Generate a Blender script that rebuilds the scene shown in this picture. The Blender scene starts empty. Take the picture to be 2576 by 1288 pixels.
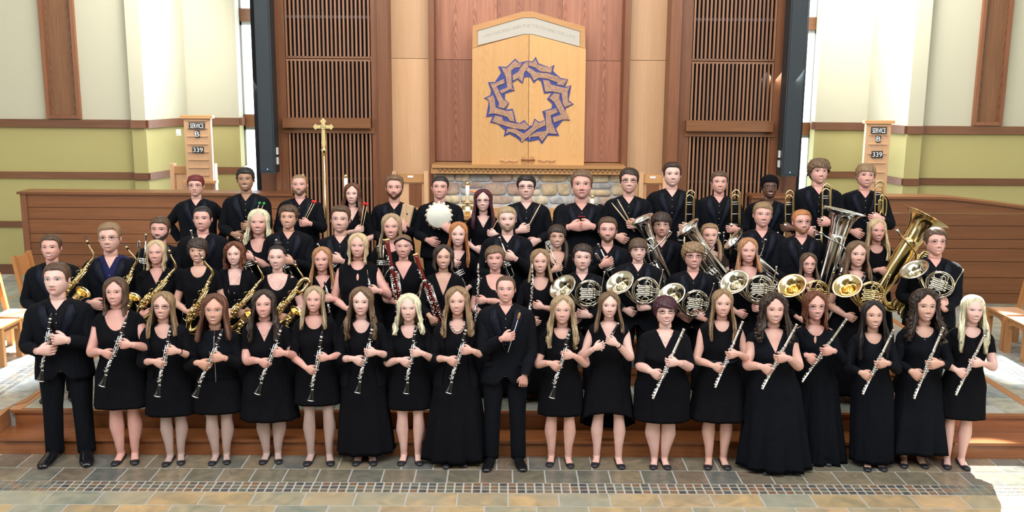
import bpy, math, random
import numpy as np
from mathutils import Vector, Matrix
random.seed(7); RNG=np.random.RandomState(7)
sc=bpy.context.scene; C=sc.collection
# ---------------- camera ----------------
F=2453.0; CAMZ=3.6
PITCH,YAW,ROLL=math.radians(10.5),math.radians(0.42),math.radians(0.45)
Rm=Matrix.Rotation(-YAW,3,'Z')@Matrix.Rotation(math.pi/2-PITCH,3,'X')@Matrix.Rotation(ROLL,3,'Z')
cd=bpy.data.cameras.new('camera'); cam=bpy.data.objects.new('camera',cd); C.objects.link(cam)
cam.matrix_world=Matrix.Translation((0,0,CAMZ))@Rm.to_4x4()
cd.sensor_width=36; cd.lens=F/2576*36; cd.clip_end=200; sc.camera=cam
def ray(px,py): return Rm@Vector(((px-1288)/F,-(py-644)/F,-1.0))
def at(px,py,Y=None,z=None):
    """measure the photograph: the place seen at a pixel, at depth Y or at height z"""
    d=ray(px,py); t=(Y/d.y) if Y is not None else (z-CAMZ)/d.z
    return Vector((0,0,CAMZ))+d*t
def xat(px,py,Y): return at(px,py,Y).x
def zat(px,py,Y): return at(px,py,Y).z
# ---------------- light ----------------
FZ_=.34
sc.view_settings.view_transform='Standard'; sc.view_settings.look='None'
sc.view_settings.exposure=0.16; sc.view_settings.gamma=1; sc.view_settings.use_curve_mapping=False
W=bpy.data.worlds.new('world'); sc.world=W; W.use_nodes=True
bg=W.node_tree.nodes['Background']; bg.inputs[0].default_value=(.80,.90,1,1); bg.inputs[1].default_value=5.0
def area(name,loc,target,sx,sy,power,col=(1,1,1)):
    l=bpy.data.lights.new(name,'AREA'); l.shape='RECTANGLE'; l.size=sx; l.size_y=sy; l.energy=power; l.color=col
    o=bpy.data.objects.new(name,l); C.objects.link(o); o.location=loc
    o.rotation_euler=(Vector(target)-Vector(loc)).to_track_quat('-Z','Y').to_euler(); return o
def spot(name,loc,target,power,deg,blend,col=(1,1,1),size=.05):
    l=bpy.data.lights.new(name,'SPOT'); l.energy=power; l.spot_size=math.radians(deg); l.spot_blend=blend; l.color=col; l.shadow_soft_size=size
    o=bpy.data.objects.new(name,l); C.objects.link(o); o.location=loc
    o.rotation_euler=(Vector(target)-Vector(loc)).to_track_quat('-Z','Y').to_euler(); return o
area('nave_fill_top_light',(0,3.0,8.9),(0,9,1.2),12,4,1050,(.99,.98,1))  # added overhead fill in front of the players, no modelled lamp
area('nave_fill_left_light',(-9.4,2.5,5.6),(0,10,1.5),4,5,480,(.88,.93,1))  # added daylight fill from the left; the nave wall has no window
area('nave_fill_right_light',(9.4,2.5,5.6),(0,10,1.5),4,5,480,(.88,.93,1))  # matching added fill on the right, the wall there is solid
area('chancel_warm_light',(0,10.0,8.8),(0,14.8,3.0),7,1.2,330,(1,.93,.85))
area('tower_window_left_light',(-5.0,15.1,5.6),(-9,16.0,3.5),1.6,5,150,(1,.98,.93))
area('tower_window_right_light',(5.2,15.1,5.6),(8.0,16.1,3.5),1.6,5,270,(1,.98,.93))
# narrow spots added for sun patches, high behind the chancel, slightly from the right
SUND=Vector((-.20,-.98,0)).normalized()
def beam(name,hit,power,deg,blend,col=(1,.96,.88),dist=6.2,elev=44):
    d=Vector((-SUND.x,-SUND.y,math.tan(math.radians(elev)))).normalized(); return spot(name,hit+d*dist,hit,power,deg,blend,col,.03)
beam('sun_beam_right_floor',at(2556,1242,z=0),13000,10.5,.3,elev=44,dist=6.6)
beam('sun_beam_blonde_hair',at(2462,762,8.75),34000,3.4,.3)
beam('sun_beam_left_chairs',at(8,770,z=.8),30000,8.0,.1,dist=5.3)
beam('left_floor_sheen_spot',at(40,930,z=FZ_),6500,15,.9,(.9,.95,1),dist=5.5)  # added cool spot standing in for window reflections on the left tiles
beam('right_platform_sheen_spot',at(2560,930,z=FZ_),5500,13,.9,(.9,.95,1),dist=4.6)  # added spot imitating the window sheen on the right platform tiles
beam('sun_beam_horn_player',at(2362,590,9.75),12000,3.0,.3,dist=5.2)
# ---------------- materials ----------------
def newmat(name):
    m=bpy.data.materials.new(name); m.use_nodes=True; nt=m.node_tree; b=nt.nodes['Principled BSDF']; return m,nt,b
def plain(name,col,rough=.6,metal=0,bump=0,bscale=200,spec=None,coat=0,mix=None,mscale=8):
    m,nt,b=newmat(name); b.inputs['Base Color'].default_value=(*col,1); b.inputs['Roughness'].default_value=rough; b.inputs['Metallic'].default_value=metal
    if spec is not None: b.inputs['Specular IOR Level'].default_value=spec
    if coat: b.inputs['Coat Weight'].default_value=coat; b.inputs['Coat Roughness'].default_value=.1
    tc=nt.nodes.new('ShaderNodeTexCoord')
    if mix:
        n=nt.nodes.new('ShaderNodeTexNoise'); n.inputs['Scale'].default_value=mscale; n.inputs['Detail'].default_value=5
        nt.links.new(tc.outputs['Object'],n.inputs['Vector'])
        r=nt.nodes.new('ShaderNodeValToRGB'); r.color_ramp.elements[0].position=.35; r.color_ramp.elements[1].position=.7
        r.color_ramp.elements[0].color=(*col,1); r.color_ramp.elements[1].color=(*mix,1)
        nt.links.new(n.outputs['Fac'],r.inputs[0]); nt.links.new(r.outputs[0],b.inputs['Base Color'])
    if bump:
        n=nt.nodes.new('ShaderNodeTexNoise'); n.inputs['Scale'].default_value=bscale; n.inputs['Detail'].default_value=3
        nt.links.new(tc.outputs['Object'],n.inputs['Vector'])
        bp=nt.nodes.new('ShaderNodeBump'); bp.inputs['Strength'].default_value=bump; bp.inputs['Distance'].default_value=.01
        nt.links.new(n.outputs['Fac'],bp.inputs['Height']); nt.links.new(bp.outputs[0],b.inputs['Normal'])
    return m
def wood(name,c1,c2,axis='X',s=1.0,rough=.38,contrast=.5,cath=0.0,cathx=2.3):
    """stretched grain along an axis; cath adds the big cathedral figure of flat-sawn veneer"""
    m,nt,b=newmat(name); N=nt.nodes; L=nt.links
    tc=N.new('ShaderNodeTexCoord'); oi=N.new('ShaderNodeObjectInfo')
    add=N.new('ShaderNodeVectorMath'); add.operation='ADD'; mul=N.new('ShaderNodeVectorMath'); mul.operation='SCALE'
    cmb=N.new('ShaderNodeCombineXYZ'); 
    for i in range(3): L.new(oi.outputs['Random'],cmb.inputs[i])
    L.new(cmb.outputs[0],mul.inputs[0]); mul.inputs['Scale'].default_value=7.0
    L.new(tc.outputs['Object'],add.inputs[0]); L.new(mul.outputs[0],add.inputs[1])
    mp=N.new('ShaderNodeMapping'); sc_={'X':(1.2,26,26),'Y':(26,1.2,26),'Z':(26,26,1.2)}[axis]
    mp.inputs['Scale'].default_value=tuple(v*s for v in sc_); L.new(add.outputs[0],mp.inputs['Vector'])
    n=N.new('ShaderNodeTexNoise'); n.inputs['Scale'].default_value=1; n.inputs['Detail'].default_value=6; n.inputs['Roughness'].default_value=.65; n.inputs['Distortion'].default_value=.6
    L.new(mp.outputs[0],n.inputs['Vector'])
    fac=n.outputs['Fac']
    if cath>0:
        # contour rings of a vertically stretched field around repeating plank centres
        sx=N.new('ShaderNodeSeparateXYZ'); L.new(tc.outputs['Object'],sx.inputs[0])
        def mth(op,a,b_=None,v=None):
            q=N.new('ShaderNodeMath'); q.operation=op; L.new(a,q.inputs[0])
            if b_ is not None: L.new(b_,q.inputs[1])
            if v is not None: q.inputs[1].default_value=v
            return q.outputs[0]
        xx=mth('MULTIPLY',sx.outputs[0],v=cathx); fr=mth('FRACT',xx); ce=mth('SUBTRACT',fr,v=.5); ab=mth('ABSOLUTE',ce); sq=mth('MULTIPLY',ab,v=7.0); sq=mth('POWER',sq,v=1.6)
        zz=mth('MULTIPLY',sx.outputs[2],v=4.2)
        mp2=N.new('ShaderNodeMapping'); mp2.inputs['Scale'].default_value=(6,1,.7); L.new(add.outputs[0],mp2.inputs['Vector'])
        n2=N.new('ShaderNodeTexNoise'); n2.inputs['Scale'].default_value=1; n2.inputs['Detail'].default_value=3; L.new(mp2.outputs[0],n2.inputs['Vector'])
        nn=mth('MULTIPLY',n2.outputs['Fac'],v=5.0); tot=mth('ADD',sq,zz); tot=mth('ADD',tot,nn)
        si=mth('MULTIPLY',tot,v=9.0); si=mth('SINE',si); si=mth('MULTIPLY',si,v=.5); si=mth('ADD',si,v=.5); si=mth('POWER',si,v=3.0)
        near=mth('MULTIPLY',ab,v=-7.0); near=mth('ADD',near,v=1.5); 
        cl=N.new('ShaderNodeClamp'); L.new(near,cl.inputs[0]); si=mth('MULTIPLY',si,cl.outputs[0]); si=mth('MULTIPLY',si,v=cath)
        fac=mth('SUBTRACT',fac,si)
    r=N.new('ShaderNodeValToRGB'); r.color_ramp.elements[0].position=.5-contrast/2; r.color_ramp.elements[1].position=.5+contrast/2
    r.color_ramp.elements[0].color=(*c2,1); r.color_ramp.elements[1].color=(*c1,1); L.new(fac,r.inputs[0])
    hs=N.new('ShaderNodeHueSaturation'); mr=N.new('ShaderNodeMapRange'); mr.inputs[3].default_value=.86; mr.inputs[4].default_value=1.14
    L.new(oi.outputs['Random'],mr.inputs[0]); L.new(mr.outputs[0],hs.inputs['Value']); L.new(r.outputs[0],hs.inputs['Color'])
    L.new(hs.outputs[0],b.inputs['Base Color']); b.inputs['Roughness'].default_value=rough
    return m
def slate(name,cols,rough=.3,scale=6):
    m,nt,b=newmat(name); N=nt.nodes; L=nt.links
    tc=N.new('ShaderNodeTexCoord'); oi=N.new('ShaderNodeObjectInfo')
    cmb=N.new('ShaderNodeCombineXYZ'); mul=N.new('ShaderNodeVectorMath'); mul.operation='SCALE'; mul.inputs['Scale'].default_value=31
    for i in range(3): L.new(oi.outputs['Random'],cmb.inputs[i])
    L.new(cmb.outputs[0],mul.inputs[0]); add=N.new('ShaderNodeVectorMath'); L.new(tc.outputs['Object'],add.inputs[0]); L.new(mul.outputs[0],add.inputs[1])
    n=N.new('ShaderNodeTexNoise'); n.inputs['Scale'].default_value=scale; n.inputs['Detail'].default_value=6; n.inputs['Distortion'].default_value=1.2; L.new(add.outputs[0],n.inputs['Vector'])
    n3=N.new('ShaderNodeTexNoise'); n3.inputs['Scale'].default_value=scale*.35; n3.inputs['Detail'].default_value=4; L.new(add.outputs[0],n3.inputs['Vector'])
    base=N.new('ShaderNodeValToRGB'); base.color_ramp.interpolation='CONSTANT'
    el=base.color_ramp.elements; k=len(cols)
    el[0].color=(*cols[0],1); el[1].position=1/k; el[1].color=(*cols[1],1)
    for i in range(2,k): e=el.new(i/k); e.color=(*cols[i],1)
    L.new(oi.outputs['Random'],base.inputs[0])
    rp=N.new('ShaderNodeValToRGB'); rp.color_ramp.elements[0].position=.3; rp.color_ramp.elements[1].position=.72
    rp.color_ramp.elements[0].color=(.62,.66,.66,1); rp.color_ramp.elements[1].color=(1.25,1.12,.98,1); L.new(n.outputs['Fac'],rp.inputs[0])
    mx=N.new('ShaderNodeMix'); mx.data_type='RGBA'; mx.blend_type='MULTIPLY'; mx.inputs[0].default_value=1
    L.new(base.outputs[0],mx.inputs[6]); L.new(rp.outputs[0],mx.inputs[7])
    mx2=N.new('ShaderNodeMix'); mx2.data_type='RGBA'; mx2.blend_type='MIX'; 
    rr=N.new('ShaderNodeValToRGB'); rr.color_ramp.elements[0].position=.5; rr.color_ramp.elements[1].position=.66; rr.color_ramp.elements[1].color=(.55,.55,.55,1); L.new(n3.outputs['Fac'],rr.inputs[0])
    L.new(rr.outputs[0],mx2.inputs[0]); L.new(mx.outputs[2],mx2.inputs[6]); mx2.inputs[7].default_value=(*cols[k//2],1)
    L.new(mx2.outputs[2],b.inputs['Base Color']); b.inputs['Roughness'].default_value=rough
    bp=N.new('ShaderNodeBump'); bp.inputs['Strength'].default_value=.25; bp.inputs['Distance'].default_value=.01; L.new(n.outputs['Fac'],bp.inputs['Height']); L.new(bp.outputs[0],b.inputs['Normal'])
    return m
M={}
M['cream']=plain('cream_wall_paint',(.50,.485,.37),.8,bump=.08,bscale=120)
M['mustard']=plain('mustard_wall_paint',(.42,.375,.155),.8,bump=.08,bscale=120)
M['ceil']=plain('ceiling_paint',(.7,.68,.62),.9,bump=.05)
M['oak']=wood('red_oak_stain',(.27,.115,.045),(.17,.065,.022),'X',1,.4)
M['oakz']=wood('red_oak_stain_upright',(.25,.10,.045),(.155,.058,.025),'Z',1,.4)
M['oakd']=wood('dark_oak_panel',(.21,.095,.04),(.12,.048,.018),'Z',1,.42,.5,.5,2.9)
M['trim']=wood('walnut_trim',(.20,.085,.042),(.12,.05,.022),'X',1,.4)
M['redpanel']=wood('reddish_veneer_panel',(.50,.235,.145),(.30,.12,.075),'Z',.8,.4,.6,.85,3.3)
M['honey']=wood('honey_veneer_panel',(.66,.41,.235),(.57,.34,.18),'Z',.8,.4,.6)
M['honeyx']=wood('honey_oak_rail',(.56,.31,.13),(.45,.23,.085),'X',1,.4,.6)
M['maple']=wood('pale_oak_door',(.70,.42,.185),(.60,.32,.12),'Z',.7,.38,.7,.22,1.5)
M['step']=wood('polished_oak_step',(.36,.135,.05),(.22,.075,.025),'X',.9,.22)
M['slatw']=wood('slat_oak',(.33,.165,.09),(.24,.11,.055),'Z',1,.45)
M['choir']=wood('choir_wall_oak',(.25,.095,.036),(.145,.052,.018),'X',.8,.38)
M['chair']=wood('chair_oak',(.48,.23,.085),(.36,.155,.05),'Z',1,.35)
M['seat']=plain('tan_chair_seat',(.55,.30,.17),.55,bump=.2,bscale=60)
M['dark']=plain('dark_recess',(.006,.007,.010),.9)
M['grille']=plain('black_grille_rail',(.03,.03,.04),.6)
M['speaker']=plain('speaker_black',(.018,.028,.035),.45,bump=.2,bscale=400)
M['grout']=plain('pale_grout',(.40,.40,.37),.7,bump=.1,bscale=60)
M['mortar']=plain('grey_mortar',(.46,.50,.54),.9,bump=.4,bscale=80)
M['slateA']=slate('warm_slate_tile',[(.185,.175,.135),(.23,.20,.145),(.155,.16,.14),(.19,.155,.12),(.145,.155,.15),(.24,.205,.15)],.2)
M['slateB']=slate('sand_slate_tile',[(.45,.34,.20),(.36,.33,.24),(.47,.35,.22),(.29,.30,.25),(.42,.33,.20),(.40,.31,.19)],.3,4)
M['slateC']=slate('blue_grey_slate_tile',[(.33,.37,.37),(.41,.43,.39),(.28,.33,.35),(.44,.41,.33),(.35,.38,.35)],.22)
M['slateM']=slate('small_mosaic_tile',[(.13,.115,.09),(.19,.16,.11),(.10,.105,.10),(.22,.13,.08),(.15,.16,.13),(.08,.08,.08)],.3,20)
M['stone']=slate('field_stone',[(.62,.49,.33),(.50,.46,.42),(.72,.62,.43),(.50,.37,.31),(.66,.58,.45),(.44,.45,.48),(.58,.44,.28),(.42,.28,.25)],.75,9)
M['white']=plain('white_plastic',(.8,.8,.78),.4)
M['wax']=plain('white_wax',(.86,.85,.80),.4)
M['plate']=plain('black_letter_plate',(.012,.012,.014),.4)
M['letter']=plain('white_letter',(.85,.85,.85),.5)
M['greystone']=plain('grey_limestone',(.50,.47,.41),.8,bump=.1,bscale=90)
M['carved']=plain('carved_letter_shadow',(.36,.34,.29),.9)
M['blue']=plain('ultramarine_enamel',(.045,.055,.24),.5)
M['winframe']=plain('pale_window_frame',(.6,.62,.6),.5)
M['inlay']=plain('dark_inlay_line',(.05,.025,.015),.5)
M['ramp']=wood('ramp_oak',(.46,.21,.09),(.36,.15,.06),'Y',.9,.3)
M['slateP']=slate('grey_mosaic_tile',[(.20,.21,.20),(.27,.27,.25),(.16,.18,.19),(.24,.21,.17)],.3,20)
m,nt,b=newmat('mosaic_tile_remainder'); tc=nt.nodes.new('ShaderNodeTexCoord'); mp=nt.nodes.new('ShaderNodeMapping'); mp.inputs['Scale'].default_value=(12.66,13,1); sn=nt.nodes.new('ShaderNodeVectorMath'); sn.operation='FLOOR'; wn=nt.nodes.new('ShaderNodeTexWhiteNoise'); r=nt.nodes.new('ShaderNodeValToRGB'); r.color_ramp.interpolation='CONSTANT'
e=r.color_ramp.elements; e[0].color=(.13,.115,.09,1); e[1].position=.25; e[1].color=(.19,.16,.11,1); q=e.new(.5); q.color=(.10,.105,.10,1); q=e.new(.7); q.color=(.22,.13,.08,1); q=e.new(.85); q.color=(.15,.16,.13,1)
nt.links.new(tc.outputs['Object'],mp.inputs['Vector']); nt.links.new(mp.outputs[0],sn.inputs[0]); nt.links.new(sn.outputs[0],wn.inputs['Vector']); nt.links.new(wn.outputs['Value'],r.inputs[0]); nt.links.new(r.outputs[0],b.inputs['Base Color']); b.inputs['Roughness'].default_value=.3; M['slateM2']=m
# branches of the wreath: glass tesserae
m,nt,b=newmat('pink_tesserae'); v=nt.nodes.new('ShaderNodeTexVoronoi'); v.inputs['Scale'].default_value=34; tc=nt.nodes.new('ShaderNodeTexCoord'); nt.links.new(tc.outputs['Object'],v.inputs['Vector'])
v2=nt.nodes.new('ShaderNodeTexVoronoi'); v2.feature='DISTANCE_TO_EDGE'; v2.inputs['Scale'].default_value=34; nt.links.new(tc.outputs['Object'],v2.inputs['Vector'])
r=nt.nodes.new('ShaderNodeValToRGB'); e=r.color_ramp.elements; e[0].color=(.36,.19,.12,1); e[1].color=(.52,.33,.22,1); nt.links.new(v.outputs['Color'],r.inputs[0])
r2=nt.nodes.new('ShaderNodeValToRGB'); e=r2.color_ramp.elements; e[0].color=(.35,.3,.3,1); e[1].position=.06; nt.links.new(v2.outputs['Distance'],r2.inputs[0])
mx=nt.nodes.new('ShaderNodeMix'); mx.data_type='RGBA'; mx.blend_type='MULTIPLY'; mx.inputs[0].default_value=1; nt.links.new(r.outputs[0],mx.inputs[6]); nt.links.new(r2.outputs[0],mx.inputs[7]); nt.links.new(mx.outputs[2],b.inputs['Base Color']); b.inputs['Roughness'].default_value=.45
M['tess']=m
# ---------------- mesh helpers ----------------
class MB:
    def __init__(s): s.v=[]; s.f=[]; s.m=[]; s.uv=[]; s.n=0; s.mats=[]; s.sm=[]
    def mi(s,mat):
        if mat not in s.mats: s.mats.append(mat)
        return s.mats.index(mat)
    def add(s,V,Fc,mat,smooth=True):
        V=np.asarray(V,float).reshape(-1,3); o=s.n; k=s.mi(mat); s.v.append(V); s.n+=len(V)
        s.f+=[tuple(int(i)+o for i in f) for f in Fc] if not isinstance(Fc,np.ndarray) else list(map(tuple,(Fc+o).tolist()))
        s.m+=[k]*len(Fc); s.sm+=[smooth]*len(Fc)
    def grid(s,P,mat,close=True,cap0=False,cap1=False,smooth=True):
        n,m=P.shape[:2]; i=np.arange(n-1)[:,None]; mm=m if close else m-1; j=np.arange(mm)[None,:]; j2=(j+1)%m
        Q=np.stack([i*m+j,i*m+j2,(i+1)*m+j2,(i+1)*m+j],-1).reshape(-1,4)
        o=s.n; s.add(P.reshape(-1,3),Q,mat,smooth)
        k=s.mi(mat)
        if cap0: s.f.append(tuple(o+x for x in range(m-1,-1,-1))); s.m.append(k); s.sm.append(smooth)
        if cap1: s.f.append(tuple(o+(n-1)*m+x for x in range(m))); s.m.append(k); s.sm.append(smooth)
    def tube(s,pts,rad,mat,sides=8,caps=True,flat=1.0,up=None,smooth=True):
        s.grid(tube_pts(pts,rad,sides,flat,up),mat,True,caps,caps,smooth)
    def box(s,a,b,mat):
        x0,y0,z0=a; x1,y1,z1=b
        s.add([(x0,y0,z0),(x1,y0,z0),(x1,y1,z0),(x0,y1,z0),(x0,y0,z1),(x1,y0,z1),(x1,y1,z1),(x0,y1,z1)],[(0,3,2,1),(4,5,6,7),(0,1,5,4),(1,2,6,5),(2,3,7,6),(3,0,4,7)],mat,False)
    def sphere(s,c,r,mat,nu=8,nv=6):
        th=np.linspace(0.02,math.pi-.02,nv)[:,None]; ph=np.linspace(0,2*math.pi,nu,endpoint=False)[None,:]
        r=np.ones(3)*r
        P=np.stack([c[0]+r[0]*np.sin(th)*np.cos(ph),c[1]+r[1]*np.sin(th)*np.sin(ph),c[2]+r[2]*np.cos(th)+0*ph],-1); s.grid(P,mat,True,True,True)
    def torus(s,c,R,r,mat,axis='Y',n=16,sides=6,ax2=None):
        a=np.linspace(0,2*math.pi,n,endpoint=False); R2=ax2 or R
        if axis=='Y': pts=np.stack([c[0]+R*np.cos(a),c[1]+0*a,c[2]+R2*np.sin(a)],-1)
        elif axis=='Z': pts=np.stack([c[0]+R*np.cos(a),c[1]+R2*np.sin(a),c[2]+0*a],-1)
        else: pts=np.stack([c[0]+0*a,c[1]+R*np.cos(a),c[2]+R2*np.sin(a)],-1)
        pts=np.vstack([pts,pts[:1]]); s.tube(pts,r,mat,sides,False)
    def xf(s,Mx):
        A=np.array(Mx.to_3x3()); t=np.array(Mx.translation); s.v=[V@A.T+t for V in s.v]; return s
    def build(s,name,parent=None,kind=None,label=None,recenter=None):
        me=bpy.data.meshes.new(name); V=np.concatenate(s.v) if s.v else np.zeros((0,3))
        if recenter is not None: V=V-np.array(recenter)
        me.from_pydata(V.tolist(),[],s.f)
        for m_ in s.mats: me.materials.append(m_)
        me.polygons.foreach_set('material_index',s.m); me.polygons.foreach_set('use_smooth',s.sm); me.update()
        return link(name,me,parent,kind,label,recenter)
def link(name,me,parent=None,kind=None,label=None,loc=None):
    o=bpy.data.objects.new(name,me); C.objects.link(o)
    if loc is not None: o.location=loc
    if parent is not None: o.parent=parent
    if kind: o['kind']=kind
    if label: o['label']=label
    return o
def tag(o,label,cat,group=None):
    o['label']=label; o['category']=cat
    if group: o['group']=group
    return o
def empty(name,loc=(0,0,0),label=None,cat=None,group=None):
    o=bpy.data.objects.new(name,None); C.objects.link(o); o.location=loc; o.empty_display_size=.05
    if label: tag(o,label,cat,group)
    return o
def tube_pts(pts,rad,sides=8,flat=1.0,up=None):
    P=np.asarray(pts,float); n=len(P); rad=np.ones(n)*rad if np.isscalar(rad) else np.asarray(rad,float)
    T=np.gradient(P,axis=0); T/=np.linalg.norm(T,axis=1)[:,None]+1e-12
    u=np.array(up if up is not None else ([0,0,1] if abs(T[0,2])<.9 else [0,1,0]),float)
    out=np.empty((n,sides,3)); a=np.linspace(0,2*math.pi,sides,endpoint=False)
    for i in range(n):
        u=u-T[i]*(u@T[i]); l=np.linalg.norm(u); u=u/l if l>1e-6 else np.array([1.,0,0]); w=np.cross(T[i],u)
        out[i]=P[i]+rad[i]*(np.cos(a)[:,None]*u*flat+np.sin(a)[:,None]*w)
    return out
def bez(p,n=12):
    """smooth Catmull-Rom through points"""
    p=np.asarray(p,float); q=np.vstack([2*p[0]-p[1],p,2*p[-1]-p[-2]]); out=[]
    for i in range(len(p)-1):
        t=np.linspace(0,1,n,endpoint=False)[:,None]; a,b_,c,d=q[i],q[i+1],q[i+2],q[i+3]
        out.append(.5*((2*b_)+(-a+c)*t+(2*a-5*b_+4*c-d)*t**2+(-a+3*b_-3*c+d)*t**3))
    out.append(p[-1:]); return np.vstack(out)
def box(name,a,b,mat,parent=None,kind=None,label=None):
    mb=MB(); a=list(a); b=list(b)
    for i in range(3):
        if a[i]>b[i]: a[i],b[i]=b[i],a[i]
    mb.box(a,b,mat); c=((a[0]+b[0])/2,(a[1]+b[1])/2,a[2]); return mb.build(name,parent,kind,label,recenter=c)
def pbox(px0,px1,py0,py1,Y,dep,name,mat,parent=None,kind=None,pref=None,label=None):
    """box whose front face at depth Y spans the measured pixels; dep = thickness backwards"""
    ym=(py0+py1)/2 if pref is None else pref
    x0,x1=xat(px0,ym,Y),xat(px1,ym,Y); xm=(px0+px1)/2; z0,z1=zat(xm,py1,Y),zat(xm,py0,Y)
    return box(name,(x0,Y,z0),(x1,Y+dep,z1),mat,parent,kind,label)
def prism(name,pts,Y0,Y1,mat,parent=None,kind=None,hole=None):
    """extruded XZ outline"""
    mb=MB(); n=len(pts); V=[(x,Y0,z) for x,z in pts]+[(x,Y1,z) for x,z in pts]
    fc=[tuple(range(n)),tuple(range(2*n-1,n-1,-1))]+[(i,i+n,(i+1)%n+n,(i+1)%n) for i in range(n)]
    from mathutils.geometry import tessellate_polygon
    tri=tessellate_polygon([[Vector((x,z,0)) for x,z in pts]])
    fc=[tuple(t) for t in tri]+[tuple(i+n for i in t[::-1]) for t in tri]+fc[2:]
    mb.add(V,fc,mat,False); return mb.build(name,parent,kind)
# ================= THE ROOM =================
FZ=.34   # platform level
YW=15.7
# floors ------------------------------------------------
def slabo(nm,a,b_,mt):
    mb=MB(); mb.box(a,b_,mt); return mb.build(nm,kind='structure')
fl=slabo('floor',(-10,-6,-.2),(10,9.0,-.001),M['grout'])
fl2=slabo('floor_platform',(-10,9.17,-.15),(10,18,FZ-.001),M['grout'])
def tile_mesh(name,w,d,mat,h=.014):
    mb=MB(); b=.004
    V=[(-w/2,-d/2,-h),(w/2,-d/2,-h),(w/2,d/2,-h),(-w/2,d/2,-h),(-w/2+b,-d/2+b,0),(w/2-b,-d/2+b,0),(w/2-b,d/2-b,0),(-w/2+b,d/2-b,0)]
    mb.add(V,[(4,5,6,7),(0,1,5,4),(1,2,6,5),(2,3,7,6),(3,0,4,7)],mat,False)
    me=bpy.data.meshes.new(name); me.from_pydata(np.concatenate(mb.v).tolist(),[],mb.f); me.materials.append(mat); return me
def rows(y0,y1,w,mat,par,x0,x1,z,off=0,name='tile',lim=None,skip=None):
    g=.007; d=(y1-y0)-g; me=tile_mesh(name,w-g,d,mat); k=0; x=x0+off
    while x<x1:
        if skip is None or not skip(x+w/2,(y0+y1)/2):
            o=link(name,me,par,loc=(x+w/2,(y0+y1)/2,z)); k+=1
        x+=w
    return k
w0=.296
y=[at(1280,p,z=0).y for p in (1288,1274,1237,1215.5,1182.5,1148)]
# measured joints: big rows in front, the mosaic band, two rows of small tiles before the step
for q_ in range(7): rows(y[1]-.33*(q_+1),y[1]-.33*q_,.44,M['slateB'],fl,-5,5,.002,.2*(q_%2))
rows(y[1],y[2]-.03,.44,M['slateB'],fl,-5,5,.002,.20)
rows(y[3],y[4],w0,M['slateA'],fl,-5,5,.002,.05)
rows(y[4],8.86,w0,M['slateA'],fl,-5,5,.002,.20)
band0,band1=y[2],y[3]; bw_=(band1-band0+.03)/3
near=[]
for r_ in range(3):
    yy0=band0-.03+r_*bw_
    me=tile_mesh('mosaic_tile',.079-.009,bw_-.010,M['slateM'])
    xs=np.arange(-3.95,3.95,.079)[:100]
    for x in xs: link('mosaic_tile',me,fl,loc=(x,yy0+bw_/2,.002))
mb=MB()
for r_ in range(3):
    yy0=band0-.03+r_*bw_
    for x in list(np.arange(-3.95,-4.9,-.079)[1:])+[x for x in np.arange(-3.95+7.9,4.95,.079)]:
        mb.box((x-.035,yy0+.005,-.012),(x+.035,yy0+bw_-.005,.002),M['slateM2'])
mb.build('mosaic_tile_remainder',fl,'stuff')
# platform tiles with the oak strips and mosaic strips running back
xl=at(90,1000,z=FZ).x; xr=at(2530,986,z=FZ).x
sl0,sl1=xl-.08,xl+.03; sr0,sr1=xr-.04,xr+.05
for (a_,b_) in ((sl0,sl1),(sr0,sr1)): box('trim_1' if a_<0 else 'trim_2',(a_,9.15,FZ-.01),(b_,13.9,FZ+.004),M['ramp'],kind='structure')
def plat(x0,x1,y0,y1,w,d,mat,side):
    yy=y0; i=0
    me=tile_mesh('platform_tile',w-.008,d-.008,mat)
    while yy<y1-.01:
        off=(i%2)*w/2
        x=x0
        while x<x1-.02:
            ww=min(w,x1-x); 
            o=link('platform_tile',me,fl2,loc=(x+ww/2,yy+d/2,FZ+.002)); o.scale=((ww-.008)/(w-.008),1,1)
            x+=ww if x>x0 or off==0 else ww
        yy+=d; i+=1
def strip_tiles(cols_x,y0,y1,d,mat,name='platform_tile'):
    for k,(xa,xb) in enumerate(cols_x):
        me=tile_mesh(name,xb-xa-.008,d-.008,mat); yy=y0-(k%2)*d/2
        while yy<y1:
            if yy+d/2>y0: link(name,me,fl2,loc=((xa+xb)/2,yy+d/2,FZ+.002))
            yy+=d
D2=.46
strip_tiles([(sl1+.30*i,sl1+.30*(i+1)) for i in range(3)],9.2,13.9,D2,M['slateC'])
strip_tiles([(sr0-.30*(i+1),sr0-.30*i) for i in range(3)],9.2,13.9,D2,M['slateC'])
nm_=int(round(((sr0-.9)-(sl1+.9))/.44)); wm_=((sr0-.9)-(sl1+.9))/nm_
strip_tiles([(sl1+.9+wm_*i,sl1+.9+wm_*(i+1)) for i in range(nm_)],9.22,9.99,.40,M['slateC'])
strip_tiles([(sl0-.30,sl0)],9.2,13.9,D2,M['slateC']); strip_tiles([(sr1,sr1+.30)],9.2,13.9,D2,M['slateC'])
for s_,x0 in ((-1,sl0-.30),(1,sr1+.30)):
    me=tile_mesh('mosaic_tile',.07,.07,M['slateP'])
    for c_ in range(3):
        for yy in np.arange(9.2,11.6,.078): link('mosaic_tile',me,fl2,loc=(x0+s_*(.04+.078*c_),yy,FZ+.002))
    xx=x0+s_*.236
    cols=[]
    for i in range(6):
        a_=xx+s_*.44*i; b_=xx+s_*.44*(i+1); cols.append((min(a_,b_),max(a_,b_)))
    strip_tiles(cols[:3],9.2,15.6,D2,M['slateC']); strip_tiles(cols[3:],10.2,15.6,D2,M['slateB'] if s_>0 else M['slateC'])
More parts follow.
